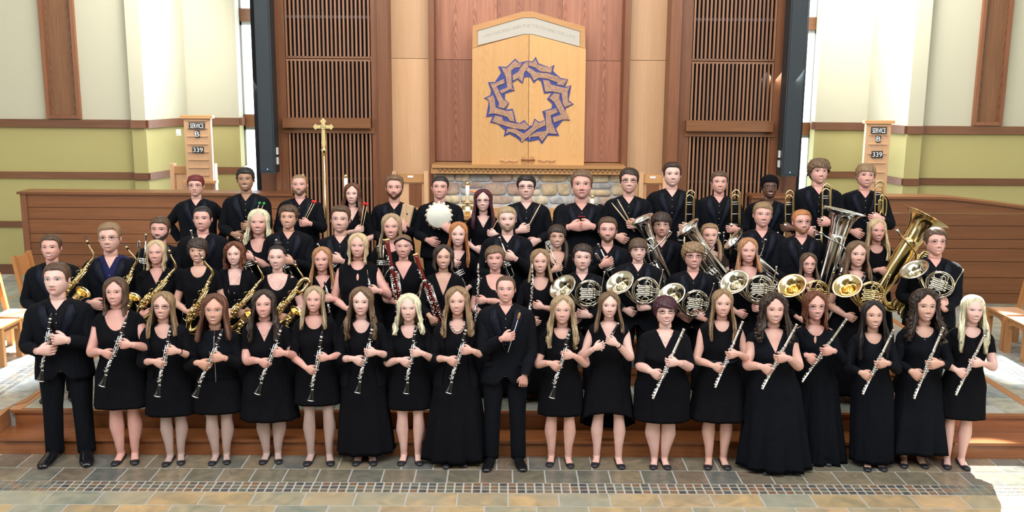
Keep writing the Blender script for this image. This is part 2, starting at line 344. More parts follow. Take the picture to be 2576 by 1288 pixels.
# steps ------------------------------------------------
xs0=xat(33,1018,9.14)
def step(name,x0,x1,y0,y1,z,mat=M['step'],nose=.03):
    t=box(name,(x0,y0,z-.17),(x1,y1,z-.025),mat,kind='structure')
    mb=MB(); mb.box((x0-.02,y0-nose,z-.028),(x1+.02,y1,z),mat); mb.build('tread',t).matrix_parent_inverse=t.matrix_world.inverted()
    o=t.children[0]; o.location=(-t.location[0],-t.location[1],-t.location[2]); o.matrix_parent_inverse.identity()
    return t
step('trim_3',-7,7,8.86,9.16,.17)
step('trim_4',xs0,7,9.16,9.20,.34)
# oak ramp cheek at the left end of the platform
mb=MB(); zz=.347; A_=[at(px,py,z=zz) for px,py in ((107,981),(66,1013),(34,1018),(0,1047),(-60,1095),(-60,1062),(0,1033))]
V=[tuple(p) for p in A_]; lo=[tuple(at(px,py,z=.174)) for px,py in ((40,1060),(-70,1150))]+[(V[4][0],V[4][1]+.1,.1),(V[0][0],V[0][1],.2)]
mb.add(V+lo,[tuple(range(6,-1,-1)),(2,3,4,8,7)],M['ramp'],False)
mb.build('trim_5',kind='structure')
cx0,cx1=xat(330,900,10.0),xat(2258,930,10.0)
for i,(yy,zz) in enumerate(((10.0,.51),(10.55,.68),(10.82,.85))):
    step('trim_%d'%(6+i),cx0-.1*i,cx1+.02*i,yy,yy+.25 if i<2 else 10.95,zz,M['step'])
    # tiled top of each tread
    x=cx0-.1*i; dpt=(.40,.20,.29)[i]; me=tile_mesh('tread_tile',.44,dpt,M['slateC'])
    while x<cx1-.2: link('tread_tile',me,fl2,loc=(x+.225,yy+.11+dpt/2,zz+.004)); x+=.448
box('floor_chancel',(cx0,10.2,FZ-.01),(cx1,14.6,.50),M['grout'],kind='structure')
box('floor_chancel_middle',(cx0-.1,10.75,.5),(cx1,14.6,.67),M['grout'],kind='structure')
box('floor_chancel_top',(cx0-.2,10.95,.67),(cx1,14.6,.84),M['slateC'],kind='structure')
# walls --------------------------------------------------
ZT=10.0
def wallseg(name,xa,ya,xb,yb,th=.25,zlo=FZ):
    """cream above, mustard below the upper rail; walnut rails proud of the wall"""
    d=Vector((xb-xa,yb-ya,0)); L=d.length; d.normalize(); n=Vector((d.y,-d.x,0))   # towards the camera
    z1=zat(150,300,YW); z0=zat(150,320,YW); 
    rails=[(zat(150,320,YW),zat(150,300,YW),.05),(zat(150,449,YW),zat(150,432,YW),.03),(zat(30,571,YW),zat(30,556,YW),.03),(FZ,FZ+.16,.03)]
    def slab(nm,za,zb,pr,mat,par,kind=None):
        mb=MB(); o=n*pr; b_=-n*th
        P=[(xa,ya),(xb,yb)]
        V=[]
        for z in (za,zb):
            V+=[(xa+o.x,ya+o.y,z),(xb+o.x,yb+o.y,z),(xb+b_.x,yb+b_.y,z),(xa+b_.x,ya+b_.y,z)]
        mb.add(V,[(0,3,2,1),(4,5,6,7),(0,1,5,4),(1,2,6,5),(2,3,7,6),(3,0,4,7)],mat,False)
        return mb.build(nm,par,kind)
    w=slab(name,rails[0][0]+.03,ZT,0,M['cream'],None,'structure')
    slab('lower_paint',-.1,rails[0][0]+.03,0,M['mustard'],w)
    for a_,b_,p in rails: slab('rail',a_,b_,p,M['trim'],w)
    return w
def X(px,py,Y): return xat(px,py,Y)
wl=wallseg('wall_left',-10,YW,X(332,300,YW),YW)
pil=wallseg('wall_left_pier',X(330,300,YW-.12),YW-.12,X(366,300,YW-.12),YW-.12)
YR=16.7
wallseg('wall_left_return',X(366,300,YW-.12),YW-.12,X(473,300,YR),YR)
wallseg('wall_left_recess',X(473,300,YR),YR,X(602,300,YR),YR)
wallseg('wall_left_reveal',X(602,300,YR),YR,X(614,300,YR+.5),YR+.5,.05)
wallseg('wall_right',X(2320,316,YW),YW,10,YW)
wallseg('wall_right_pier',X(2283,316,YW-.12),YW-.12,X(2322,316,YW-.12),YW-.12)
wallseg('wall_right_return',X(2180,310,YR),YR,X(2283,316,YW-.12),YW-.12)
wallseg('wall_right_recess',X(2050,310,YR),YR,X(2180,310,YR),YR)
wallseg('wall_right_reveal',X(2040,310,YR+.5),YR+.5,X(2050,310,YR),YR,.05)
# upright oak panels on the cream walls
zr=zat(150,298,YW)
for i,(pa,pb,pc) in enumerate(((118,204,300),(2446,2520,316))):
    x0,x1=X(pa,pc,YW-.05),X(pb,pc,YW-.05); f_=.055
    p=box('wall_panel',(x0+f_,YW-.03,zr+f_),(x1-f_,YW,ZT),M['oakd'])
    tag(p,('tall stained oak panel on the cream wall at far left','tall stained oak panel on the cream wall at far right')[i],'panel','oak wall panels')
    for (a_,b_,z0,z1) in ((x0,x0+f_,zr,ZT),(x1-f_,x1,zr,ZT),(x0+f_,x1-f_,zr,zr+f_)):
        o=box('frame',(a_,YW-.07,z0),(b_,YW,z1),M['oakz'],p); o.location-=p.location
# ceiling, side and rear walls of the nave, out of view
box('ceiling',(-10,-6,ZT),(10,18,ZT+.2),M['ceil'],kind='structure')
box('wall_nave_left',(-10.2,-6,-.2),(-10,18,ZT),M['cream'],kind='structure')
box('wall_nave_right',(10,-6,-.2),(10.2,18,ZT),M['cream'],kind='structure')
box('wall_nave_rear',(-10,-6.2,-.2),(10,-6,ZT),M['mustard'],kind='structure')
# windows (open to the bright sky), frames in between
m,nt,b=newmat('window_glass'); b.inputs['Base Color'].default_value=(1,1,1,1); b.inputs['Roughness'].default_value=0; b.inputs['Transmission Weight'].default_value=1; b.inputs['IOR'].default_value=1.01
M['glass']=m
for i,(pa,pb) in enumerate(((610,665),(1995,2044))):
    Yw=YR+.45; x0,x1=X(pa,300,Yw),X(pb,300,Yw)
    w=box('window_%d'%(i+1),(x0-.0,Yw,FZ),(x0+.05,Yw+.06,ZT),M['winframe'],kind='structure')
    def ch(nm,a,b_,mt):
        o=box(nm,a,b_,mt,w); o.location-=w.location; return o
    ch('frame',(x1-.05,Yw,FZ),(x1,Yw+.06,ZT),M['winframe'])
    for pz0,pz1 in ((22,54),(287,318)):
        d_=0 if i==0 else 10
        z0,z1=zat(630,pz1+d_,Yw),zat(630,pz0+d_,Yw)
        ch('transom',(x0-.02,Yw-.10,z0),(x1,Yw+.02,z1),M['oak'])
        ch('frame',(x0,Yw,z0-.06),(x1,Yw+.05,z0),M['winframe'])
    zs_=[FZ,zat(630,318,Yw)-.05,zat(630,287,Yw),zat(630,54,Yw)-.05,zat(630,22,Yw),ZT]
    for a_,b_ in ((0,1),(2,3),(4,5)): ch('pane',(x0+.05,Yw+.02,zs_[a_]),(x1-.05,Yw+.03,zs_[b_]),M['glass'])
# ------------- slatted organ screens -------------
def screen(i,xL,xR,beamL,beamR,beam0,beam1,s):
    Y=14.4; zT=zat(830,-60,Y); zB=.84
    t=empty('slat_screen',((xL+xR)/2,Y+.1,zB)); tag(t,('tall dark oak slat screen left of the altar cabinet, behind the brass cross','tall dark oak slat screen right of the altar cabinet, behind the trombones')[i],'screen','slatted screens')
    def ch(nm,a,b_,mt,par=t):
        o=box(nm,a,b_,mt,par); o.location-=t.location; return o
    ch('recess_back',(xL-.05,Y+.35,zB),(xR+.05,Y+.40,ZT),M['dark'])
    bx=(beamL+beamR)/2
    bz0,bz1=zat(bx,beam1,Y-.12),zat(bx,beam0,Y-.12)
    zl=zat(bx,beam1+13,Y)
    sp=(xR-xL)/21.0; sw=.026
    secs=[(zB,zl),(bz0,zat(bx,beam0-148,Y)),(zat(bx,beam0-155,Y),ZT)]
    for a_,b_ in secs:
        mb=MB(); mb.box((-sw/2,0,0),(sw/2,.04,b_-a_),M['slatw']); me=bpy.data.meshes.new('slat'); me.from_pydata(np.concatenate(mb.v).tolist(),[],mb.f); me.materials.append(M['slatw'])
        for k in range(21): 
            xx=xL+sp*(k+.5); o=link('slat',me,t,loc=(xx-t.location.x,Y-t.location.y,a_-t.location.z))
    for pz in (beam0-255,beam0-152,beam0-147,): 
        z=zat(bx,pz,Y); ch('rail',(xL,Y+.02,z-.02),(xR,Y+.07,z+.02),M['slatw'] if pz>beam0-200 else M['grille'])
    z=zat(bx,beam1+128,Y); ch('rail',(xL,Y+.07,z-.015),(xR,Y+.1,z+.015),M['grille'])
    ch('beam',(X(beamL,beam0,Y-.12),Y-.12,bz0),(X(beamR,beam0,Y-.12),Y+.05,bz1),M['oak'])
    ch('lintel',(xL-.06,Y-.02,zl),(xR+.04,Y+.12,bz0),M['oak'])
    return t,Y,zB
xL,xR=X(722,300,14.4),X(936,300,14.4)
screen(0,xL,xR,710,932,297,322,1)
xL2,xR2=X(1733,310,14.4),X(1942,310,14.4)
screen(1,xL2,xR2,1727,1946,304,331,-1)
# stiles beside the screens and panels of the reredos wall
def up(name,pa,pb,Y,dep,mat,kind='structure',zb=.84,zt=ZT,pc=300):
    return box(name,(X(pa,pc,Y),Y,zb),(X(pb,pc,Y),Y+dep,zt),mat,kind=kind)
n_=9
for pa,pb,Y,dep,mt in ((652,690,14.45,.5,'oakz'),(690,702,14.38,.5,'oakz'),(702,723,14.4,.5,'oakz'),(936,952,14.4,.5,'oakz'),(952,979,14.32,.6,'oakz'),
    (1079,1093,14.55,.5,'oakz'),(1566,1580,14.55,.5,'oakz'),(1680,1706,14.32,.6,'oakz'),(1706,1734,14.4,.5,'oakz'),(1941,1962,14.4,.5,'oakz'),(1962,1975,14.38,.5,'oakz'),(1975,2012,14.45,.5,'oakz')):
    up('trim_%d'%n_,pa,pb,Y,dep,M[mt],zb=FZ); n_+=1
zj=zat(1030,147,14.72)
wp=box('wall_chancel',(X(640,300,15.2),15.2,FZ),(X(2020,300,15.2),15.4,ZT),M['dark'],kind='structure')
def panels(pa,pb,Y,mat,zs,cols=1):
    for c_ in range(cols):
        x0=X(pa,300,Y)+(X(pb,300,Y)-X(pa,300,Y))*c_/cols; x1=X(pa,300,Y)+(X(pb,300,Y)-X(pa,300,Y))*(c_+1)/cols
        for z0,z1 in zip(zs[:-1],zs[1:]):
            o=box('veneer_panel',(x0+.002,Y,z0+.003),(x1-.002,Y+.04,z1-.003),mat,wp); o.location-=wp.location
panels(979,1080,14.72,M['honey'],[.84,zj,zat(1030,-60,14.72),ZT]); panels(1580,1681,14.72,M['honey'],[.84,zj,zat(1030,-60,14.72),ZT])
zj2=zat(1150,150,14.95); panels(1090,1570,14.95,M['redpanel'],[.84,zj2,ZT],3)
# mantel and stone wall
ms=empty('stone_altar_wall',(X(1330,430,14.5),14.6,.84),'low wall of coursed tan and grey field stone behind the altar table','wall')
def mch(nm,a,b_,mt,par=ms):
    o=box(nm,a,b_,mt,par); o.location-=par.location; return o
x0,x1=X(1091,440,14.5),X(1573,440,14.5)
mch('mortar',(x0,14.52,.84),(x1,14.9,zat(1330,436,14.5)),M['mortar'])
zt_=zat(1330,437,14.5); zc=zt_; k=0; rs=random.Random(3)
while zc>.95:
    hh=rs.choice([.10,.13,.16,.20]); x=x0
    while x<x1-.03:
        ww=min(rs.uniform(.16,.42),x1-x)
        if x1-(x+ww)<.12: ww=x1-x
        subs=[(zc-hh,zc)] if rs.random()<.6 or hh<.15 else [(zc-hh,zc-hh*.48),(zc-hh*.48,zc)]
        for za,zb in subs:
            # irregular rounded stone face
            n=12; mbs=MB(); cx,cz=x+ww/2,(za+zb)/2; W2,H2=ww/2-.005,(zb-za)/2-.005
            ring=[]
            for q in range(n):
                a=2*math.pi*q/n+.3; ca,sa=math.cos(a),math.sin(a); p=rs.uniform(5,9)
                r_=1/((abs(ca)**p+abs(sa)**p)**(1/p)); ring.append((W2*r_*ca*rs.uniform(.94,1),H2*r_*sa*rs.uniform(.9,1)))
            pr=rs.uniform(.015,.045); R0=[(a_,.03,b_) for a_,b_ in ring]; R1=[(a_,-pr*.6,b_) for a_,b_ in ring]; R2=[(a_*.86,-pr,b_*.8) for a_,b_ in ring]
            mbs.grid(np.array([R0,R1,R2]),M['stone'],True,False,True)
            o=mbs.build('stone',ms); o.location=(cx-ms.location.x,14.52-ms.location.y,cz-ms.location.z); k+=1
        x+=ww
    zc-=hh
mt=box('mantel',(X(1086,416,14.3),14.3,zat(1330,424,14.3)),(X(1574,416,14.3),14.93,zat(1330,416,14.3)),M['honeyx']); tag(mt,'honey oak mantel shelf with a row of inlaid triangles under the altar cabinet','shelf')
def tch(nm,a,b_,mm): o=box(nm,a,b_,mm,mt); o.location-=mt.location; return o
zf0,zf1=zat(1330,438,14.34),zat(1330,424,14.34); xa_,xb_=X(1084,430,14.34),X(1572,430,14.34)
tch('fascia',(xa_,14.34,zf0),(xb_,14.5,zf1),M['honeyx']); tch('back_ledge',(xa_,14.8,zat(1330,416,14.3)),(xb_,14.95,zat(1330,409,14.8)),M['honeyx'])
mb=MB(); nt_=38; xs_=np.linspace(xa_+.10,xb_-.08,nt_+1); zh=zf1-zf0
for q in range(nt_):
    a_,b_=xs_[q],xs_[q+1]; mid=(a_+b_)/2; t_=.0045
    for (p,qq) in (((a_,zf1-zh*.12),(mid,zf0+zh*.22)),((mid,zf0+zh*.22),(b_,zf1-zh*.12))):
        mb.add([(p[0]-t_,14.337,p[1]),(p[0]+t_,14.337,p[1]),(qq[0]+t_,14.337,qq[1]),(qq[0]-t_,14.337,qq[1])]+[(p[0]-t_,14.342,p[1]),(p[0]+t_,14.342,p[1]),(qq[0]+t_,14.342,qq[1]),(qq[0]-t_,14.342,qq[1])],[(0,1,2,3),(0,4,5,1),(2,6,7,3)],M['inlay'],False)
o=mb.build('inlay',mt); o.location=-Vector(mt.location)
# cabinet --------------------------------------------------
YC=14.42
def cp(px,py,Y=YC): p=at(px,py,Y); return (p.x,p.z)
cab=empty('altar_cabinet',(X(1329,417,YC),YC+.2,zat(1329,417,YC)),'pale oak altar cabinet with gabled top, carved motto and crown of thorns','cabinet')
def cprism(nm,pts,Y0,Y1,mt_,par=cab):
    o=prism(nm,pts,Y0,Y1,mt_,par)
    base=Vector(cab.location); o.location=-base; return o
def sub(nm,pts,Y0,Y1,mt_,par):
    o=prism(nm,pts,Y0,Y1,mt_,par); return o
dl=cprism('door',[cp(1187,417),cp(1328.2,417.5),cp(1330.6,87),cp(1316,87),cp(1188,122)],YC,YC+.12,M['maple'])
dr=cprism('door',[cp(1329.4,417.5),cp(1469,418),cp(1474,123),cp(1341,87),cp(1331.6,87)],YC,YC+.12,M['maple'])
cprism('carcass',[cp(1192,415),cp(1466,416),cp(1470,70),cp(1341,32),cp(1316,32),cp(1191,70)],YC+.121,YC+.5,M['honey'])
fr=[(1188,121),(1189,65),(1315,28.5),(1341,28.5),(1472,67),(1473,122),(1341,86),(1316,86)]
inr=[(1202,114),(1202.5,77),(1316,44.5),(1343,44.5),(1458,78.5),(1458,117),(1341,85.9),(1316,85.9)]
hd=cprism('header_frame',[cp(*p) for p in fr],YC+.02,YC+.12,M['honeyx'])
hd2=cprism('motto_stone',[cp(*p) for p in inr],YC+.0,YC+.05,M['greystone'])
fr2=[cp(1202,77),cp(1316,44),cp(1343,44),cp(1459,78.5),cp(1459,75),cp(1343,40.5),cp(1315,40.5),cp(1201,73.5)]
cprism('header_lip',fr2,YC-.012,YC+.05,M['honeyx'])
# lettering along the gable
def glyph(ch,size,mat,extr=.002,bold=False):
    cu=bpy.data.curves.new('t','FONT'); cu.body=ch; cu.size=size; cu.extrude=extr; cu.align_x='CENTER'; cu.offset=.004*size/.1 if bold else 0
    cu.resolution_u=3
    o=bpy.data.objects.new('t',cu); C.objects.link(o); dg=bpy.context.evaluated_depsgraph_get(); me=bpy.data.meshes.new_from_object(o.evaluated_get(dg))
    V=[tuple(v.co) for v in me.vertices]; Fc=[tuple(p.vertices) for p in me.polygons]; bpy.data.objects.remove(o); bpy.data.curves.remove(cu); bpy.data.meshes.remove(me); return V,Fc
GL={}
def text_on(mb,s,path,size,mat,Y,gap=1.0):
    """place characters one by one with even steps along a pixel-measured path in the XZ plane"""
    P=[Vector((*p,)) for p in path]; seg=[(P[i+1]-P[i]).length for i in range(len(P)-1)]; tot=sum(seg)
    wd={'I':.45,'·':.45,'W':1.35,'M':1.2,' ':.5}; ws=[wd.get(c,1.0) for c in s]; sw=sum(ws); d=0
    for c,w in zip(s,ws):
        dd=(d+w/2)/sw*tot; d+=w; i=0
        while i<len(seg)-1 and dd>seg[i]: dd-=seg[i]; i+=1
        p=P[i].lerp(P[i+1],dd/seg[i]); t=(P[i+1]-P[i]).normalized()
        if c==' ': continue
        if c not in GL: GL[c]=glyph(c,1.0,None,.03)
        V,Fc=GL[c]; V=[(p.x+(x*size)*t.x-(y*size)*t.y, Y-z*size*.6, p.y+(x*size)*t.y+(y*size)*t.x) for x,y,z in V]
        mb.add(V,Fc,mat,False)
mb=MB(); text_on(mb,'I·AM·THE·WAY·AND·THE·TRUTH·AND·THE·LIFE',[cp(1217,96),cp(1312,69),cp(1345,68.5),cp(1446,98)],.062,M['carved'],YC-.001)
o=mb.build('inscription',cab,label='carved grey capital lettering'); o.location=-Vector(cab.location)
# crown of thorns
def wp_(x,y): return cp(1200+x/5.365,130+y/5.365)
outer=[(515,92),(570,148),(690,122),(748,132),(793,68),(830,155),(975,212),(1045,178),(1025,262),(1130,355),(1228,372),(1185,478),(1272,452),(1235,655),(1305,708),(1200,762),(1195,800),(1255,928),(1160,925),(1065,1035),(1108,1135),(955,1130),(875,1248),(835,1185),(710,1212),(640,1190),(603,1225),(540,1165),(440,1110),(360,1145),(380,1065),(280,975),(175,955),(215,870),(123,882),(162,655),(92,628),(180,585),(190,520),(148,410),(240,410),(325,285),(285,197),(400,205)]
inner=[(640,342),(612,432),(545,375),(475,420),(508,525),(380,565),(375,640),(435,690),(390,780),(485,770),(530,950),(575,965),(640,922),(700,1000),(745,995),(775,900),(840,950),(915,920),(880,803),(1005,765),(1015,705),(943,640),(1005,555),(905,565),(865,400),(815,372),(765,425),(715,340)]
from mathutils.geometry import tessellate_polygon
po=[Vector((*wp_(*p),0)) for p in outer]; pi_=[Vector((*wp_(*p),0)) for p in inner]
tri=tessellate_polygon([po,pi_]); al=po+pi_; mb=MB(); n=len(al)
V=[(p.x,YC-.012,p.y) for p in al]+[(p.x,YC,p.y) for p in al]
fc=[tuple(t) for t in tri]
for a0,k in ((0,len(po)),(len(po),len(pi_))): fc+=[(a0+i,a0+(i+1)%k,a0+(i+1)%k+n,a0+i+n) for i in range(k)]
mb.add(V,fc,M['blue'],False); crown=mb.build('crown_of_thorns',cab,label='blue enamel ring backing the pink mosaic thorn branches'); crown.location=-Vector(cab.location)
BR=[[(330,215),(400,225),(470,155),(515,115),(545,150),(608,160),(575,210),(510,215),(460,255),(470,480),(508,522),(440,508),(335,565),(305,525),(410,480),(385,330)],
[(695,130),(640,150),(590,210),(555,275),(480,315),(485,390),(550,360),(610,405),(635,290),(690,200)],
[(700,135),(750,145),(792,105),(815,170),(960,215),(1018,205),(1000,285),(850,265),(780,210),(700,190)],
[(690,210),(740,240),(800,280),(950,290),(1090,340),(1140,375),(1220,375),(1165,455),(1080,445),(1085,415),(950,365),(830,350),(768,390),(720,300),(660,250)],
[(890,378),(970,392),(1000,445),(1190,490),(1255,465),(1222,540),(1225,670),(1285,705),(1185,750),(1155,690),(1140,560),(1000,535),(918,540)],
[(1040,562),(1118,572),(1105,620),(1160,740),(1250,918),(1150,915),(1040,955),(1020,890),(1130,850),(1040,680),(972,625)],
[(1065,765),(1090,815),(990,860),(1010,960),(1080,1110),(960,1100),(875,1210),(830,1140),(720,1150),(710,1190),(695,1140),(800,1085),(935,1070),(925,830),(912,805)],
[(918,925),(925,990),(800,1050),(600,1220),(590,1165),(520,1110),(440,1080),(385,1110),(410,1040),(510,1040),(630,1105),(690,1060),(750,1010),(785,920),(835,965)],
[(248,862),(335,880),(350,930),(500,965),(590,975),(640,945),(705,1015),(655,1055),(480,1030),(330,985),(205,940)],
[(215,585),(240,640),(250,755),(400,800),(480,795),(505,945),(440,930),(410,880),(230,830),(155,845),(175,780),(165,660),(130,630)],
[(362,368),(372,425),(265,465),(350,640),(430,690),(365,768),(285,745),(300,700),(205,490),(178,430),(240,425)]]
for q,br in enumerate(BR):
    o=prism('thorn_branch',[wp_(*p) for p in br],YC-.024-.0004*q,YC-.012,M['tess'],crown)
# latch and twig handles
mb=MB()
for px in (1317,1339):
    x=X(px,402,YC); z=zat(px,402,YC); mb.box((x-.03,YC-.015,z-.05),(x+.02,YC,z+.05),M['honeyx'])
x0_,x1_=X(1311,402,YC),X(1346,402,YC); z=zat(1330,402,YC); mb.tube([(x0_,YC-.03,z),(x1_,YC-.03,z)],.012,M['oak'],8); o=mb.build('latch',cab); o.location=-Vector(cab.location)
for pa,pb in ((1258,1303),(1353,1397)):
    mb=MB(); xs_=np.linspace(X(pa,406,YC),X(pb,406,YC),14); z=zat(pa,406,YC)
    mb.tube([(x,YC-.03-.01*math.sin(i),z+.012*math.sin(i*1.1)+.012) for i,x in enumerate(xs_)],[.004+.007*abs(math.sin(i*.9+.4)) for i in range(14)],M['honey'],6)
    for i in (2,5,9,12): mb.box((xs_[i]-.006,YC-.03,z-.005),(xs_[i]+.006,YC,z+.01),M['honey'])
    o=mb.build('twig_handle',cab); o.location=-Vector(cab.location)
# speaker columns --------------------------------------------------
for i,(pa,pb,pbot) in enumerate(((655,693,436),(1965,2007,444))):
    Y=13.95; x0,x1=X(pa,pbot,Y),X(pb,pbot,Y)
    s=box('line_array_speaker',(x0,Y,zat((pa+pb)/2,pbot,Y)),(x1,Y+.28,ZT-.5),M['speaker']); tag(s,('tall black column loudspeaker beside the left window','tall black column loudspeaker beside the right window')[i],'loudspeaker','column loudspeakers')
    mb=MB(); zb=zat((pa+pb)/2,pbot,Y); xm=(x0+x1)/2
    mb.box((x0+.02,Y-.012,zb+.03),(x1-.02,Y,ZT-.5),M['speaker']); o=mb.build('grille',s); o.location=-Vector(s.location)
    L_=plain('blue_led',(.1,.2,1),.3); L_.node_tree.nodes['Principled BSDF'].inputs['Emission Color'].default_value=(.15,.3,1,1); L_.node_tree.nodes['Principled BSDF'].inputs['Emission Strength'].default_value=4
    mb=MB(); mb.sphere((xm+.0,Y-.014,zb+.06),.008,L_); o=mb.build('led',s); o.location=-Vector(s.location)
    xe=x1 if i==0 else x0-.02
    for dz in (.12,.26):
        mb=MB(); mb.box((xe,Y+.1,zb+dz),(xe+.02,Y+.16,zb+dz+.1),M['white']); o=mb.build('bracket',s); o.location=-Vector(s.location)
# hymn boards --------------------------------------------------
for i,(pa,pb,pt,pbm) in enumerate(((462,537,293,457),(2171,2241,306,500))):
    Y=15.3; xm=(pa+pb)/2; x0,x1=X(pa+4,380,Y),X(pb-4,380,Y); z0,z1=zat(xm,pbm,Y),zat(xm,pt,Y)
    hb=box('hymn_board',(x0,Y,z0),(x1,Y+.08,z1),M['honey']); tag(hb,('tall wooden hymn board reading SERVICE B 339, hung on the left','tall wooden hymn board reading SERVICE B 339, hung on the right')[i],'sign','hymn boards')
    def hc(nm,a,b_,mt_,lab=None): o=box(nm,a,b_,mt_,hb,label=lab); o.location-=hb.location; return o
    hc('cornice',(x0-.04,Y-.04,z1-.03),(x1+.04,Y+.08,z1+.02),M['honeyx']); hc('sill',(x0-.06,Y-.05,z0-.02),(x1+.06,Y+.08,z0+.02),M['honeyx'])
    ye=16.69 if i==0 else 16.42; k_=ye/(Y+.08); zc_=(z0+z1)/2; mbk=MB(); mbk.tube([((x0+x1)/2,Y+.06,zc_),((x0+x1)/2*k_,ye,CAMZ+(zc_-CAMZ)*k_)],.02,M['oak'],8); mbk.build('wall_bracket',hb).location=-Vector(hb.location)
    H=z1-z0; lh=(z1-z0)/8.3
    for q in range(8): 
        z=z1-.06-lh*(q); hc('ledge',(x0+.05,Y-.02,z-.006),(x1-.05,Y,z+.006),M['honey'])
    def plate(s,py0,py1,pw):
        za,zb_=zat(xm,py1,Y-.02),zat(xm,py0,Y-.02); xc=(x0+x1)/2+.0; hw=pw/2/F*(Y/math.cos(PITCH))*.98
        p=hc('letter_plate',(xc-hw,Y-.024,za),(xc+hw,Y-.016,zb_),M['plate'],'black plate reading '+s)
        mb=MB(); h=(zb_-za); V,Fc=glyph(s,1.0,None,.002,False); V=np.array(V); wv=V[:,0].max()-V[:,0].min(); hv=V[:,1].max()-V[:,1].min()
        sx=(2*hw*.86)/wv; sz=h*.72/hv; V2=[(xc+(a-V[:,0].min()-wv/2)*sx,Y-.026-c,za+h*.14+(b_-V[:,1].min())*sz) for a,b_,c in V]
        mb.add(V2,Fc,M['letter'],False); o=mb.build('lettering',p); o.location=-Vector(hb.location)-Vector(p.location)
    off=0 if i==0 else 12
    if i==0: plate('SERVICE',308,325,39); plate('B',328,346,12); plate('339',369,385,28)
    else: plate('SERVICE',320,337,39); plate('B',341,358,12); plate('339',380,397,28)
# small switches on the walls
for i,(px,py) in enumerate(((449,334),(335,421),(2311,436))):
    Y=YW-.3; x,z=X(px,py,Y),zat(px,py,Y)
    s=box('wall_switch',(x-.035,Y if i==0 else YW-.05,z-.05),(x+.035,(Y+.03) if i==0 else YW-.02,z+.05),M['white'])
    if i==0: s.location.y=16.0; s.location.x=X(449,334,16.0); s.location.z=zat(449,341,16.0)
    tag(s,('white sensor box on the wall left of the left hymn board','small white switch plate on the left mustard wall','small white switch plate on the right mustard wall')[i],'switch')
    mb=MB(); mb.box((-.012,-.012,.03),(.012,0,.07),M['white']); o=mb.build('button',s); o.location=(0,-.015,0)
# choir screen walls --------------------------------------------------
def choir(i,pa,pb,capl,capr,label,slope=0):
    Y=14.0; x0,x1=X(pa,600,Y),X(pb,600,Y); zt=zat((pa+pb)/2 if i==0 else 2200,capl,Y)
    z_l=lambda py: zat(pa+300 if i==0 else 2400,py,Y)
    w=box('choir_wall',(x0,Y+.03,FZ),(x1,Y+.3,zt-.35 if i else zt-.03),M['choir']); tag(w,label,'screen','choir screen walls')
    js=[490,523,553,589,612,642,672,705,745] if i==0 else [499,537,568,602,625,658,698,738,756]
    for a_,b_ in zip(js[:-1],js[1:]):
        za,zb=z_l(b_)+.004,z_l(a_)-.004
        mb=MB(); n=24; g=.0
        xs_=np.linspace(x0,x1,n+1)
        if a_==js[0] and i==1:
            V=[];
            tops=[z_l(capl_at(x)) for x in xs_]
            V=[(x,Y,za) for x in xs_]+[(x,Y,t-.01) for x,t in zip(xs_,tops)]+[(x,Y+.3,t-.01) for x,t in zip(xs_,tops)]
            mb.add(V,[(k,k+1,k+n+2,k+n+1) for k in range(n)]+[(k+n+1,k+n+2,k+2*n+3,k+2*n+2) for k in range(n)],M['choir'],False)
        else: mb.box((x0,Y,za),(x1,Y+.03,zb),M['choir'])
        mb.build('plank',w).location=-Vector(w.location)
    mb=MB(); n=24; xs_=np.linspace(x0-.06 if i==0 else x0,x1,n+1); 
    tp=[zt if i==0 else z_l(capl_at(x)) for x in xs_]
    for k in range(n):
        mb.add([(xs_[k],Y-.05,tp[k]-.035),(xs_[k+1],Y-.05,tp[k+1]-.035),(xs_[k+1],Y-.05,tp[k+1]),(xs_[k],Y-.05,tp[k]),(xs_[k],Y+.34,tp[k]),(xs_[k+1],Y+.34,tp[k+1]),(xs_[k],Y+.34,tp[k]-.035),(xs_[k+1],Y+.34,tp[k+1]-.035)],[(0,1,2,3),(3,2,5,4),(0,6,7,1)]+([(0,3,4,6)] if k==0 else []),M['choir'],False)
    mb.build('cap',w).location=-Vector(w.location)
    if i==0:
        mb=MB(); mb.box((x0-.03,Y-.02,FZ),(x0+.06,Y+.3,zt-.035),M['oakz']); mb.build('end_post',w).location=-Vector(w.location)
    mb=MB(); mb.box((x0,Y-.015,FZ),(x1,Y,FZ+.1),M['choir']); mb.build('plinth',w).location=-Vector(w.location)
def capl_at(x):
    X0,X1=X(2375,500,14.0),X(2600,522,14.0)
    if x<X0: return 495.0
    t=(x-X0)/(X1-X0); return 495+26*min(t,1)**1.15+ (t-1)*20*(t>1)
choir(0,66,742,484,484,'long plank choir screen wall behind the left rows of players')
choir(1,1885,2750,497,522,'long plank choir screen wall behind the right rows with sloping cap')
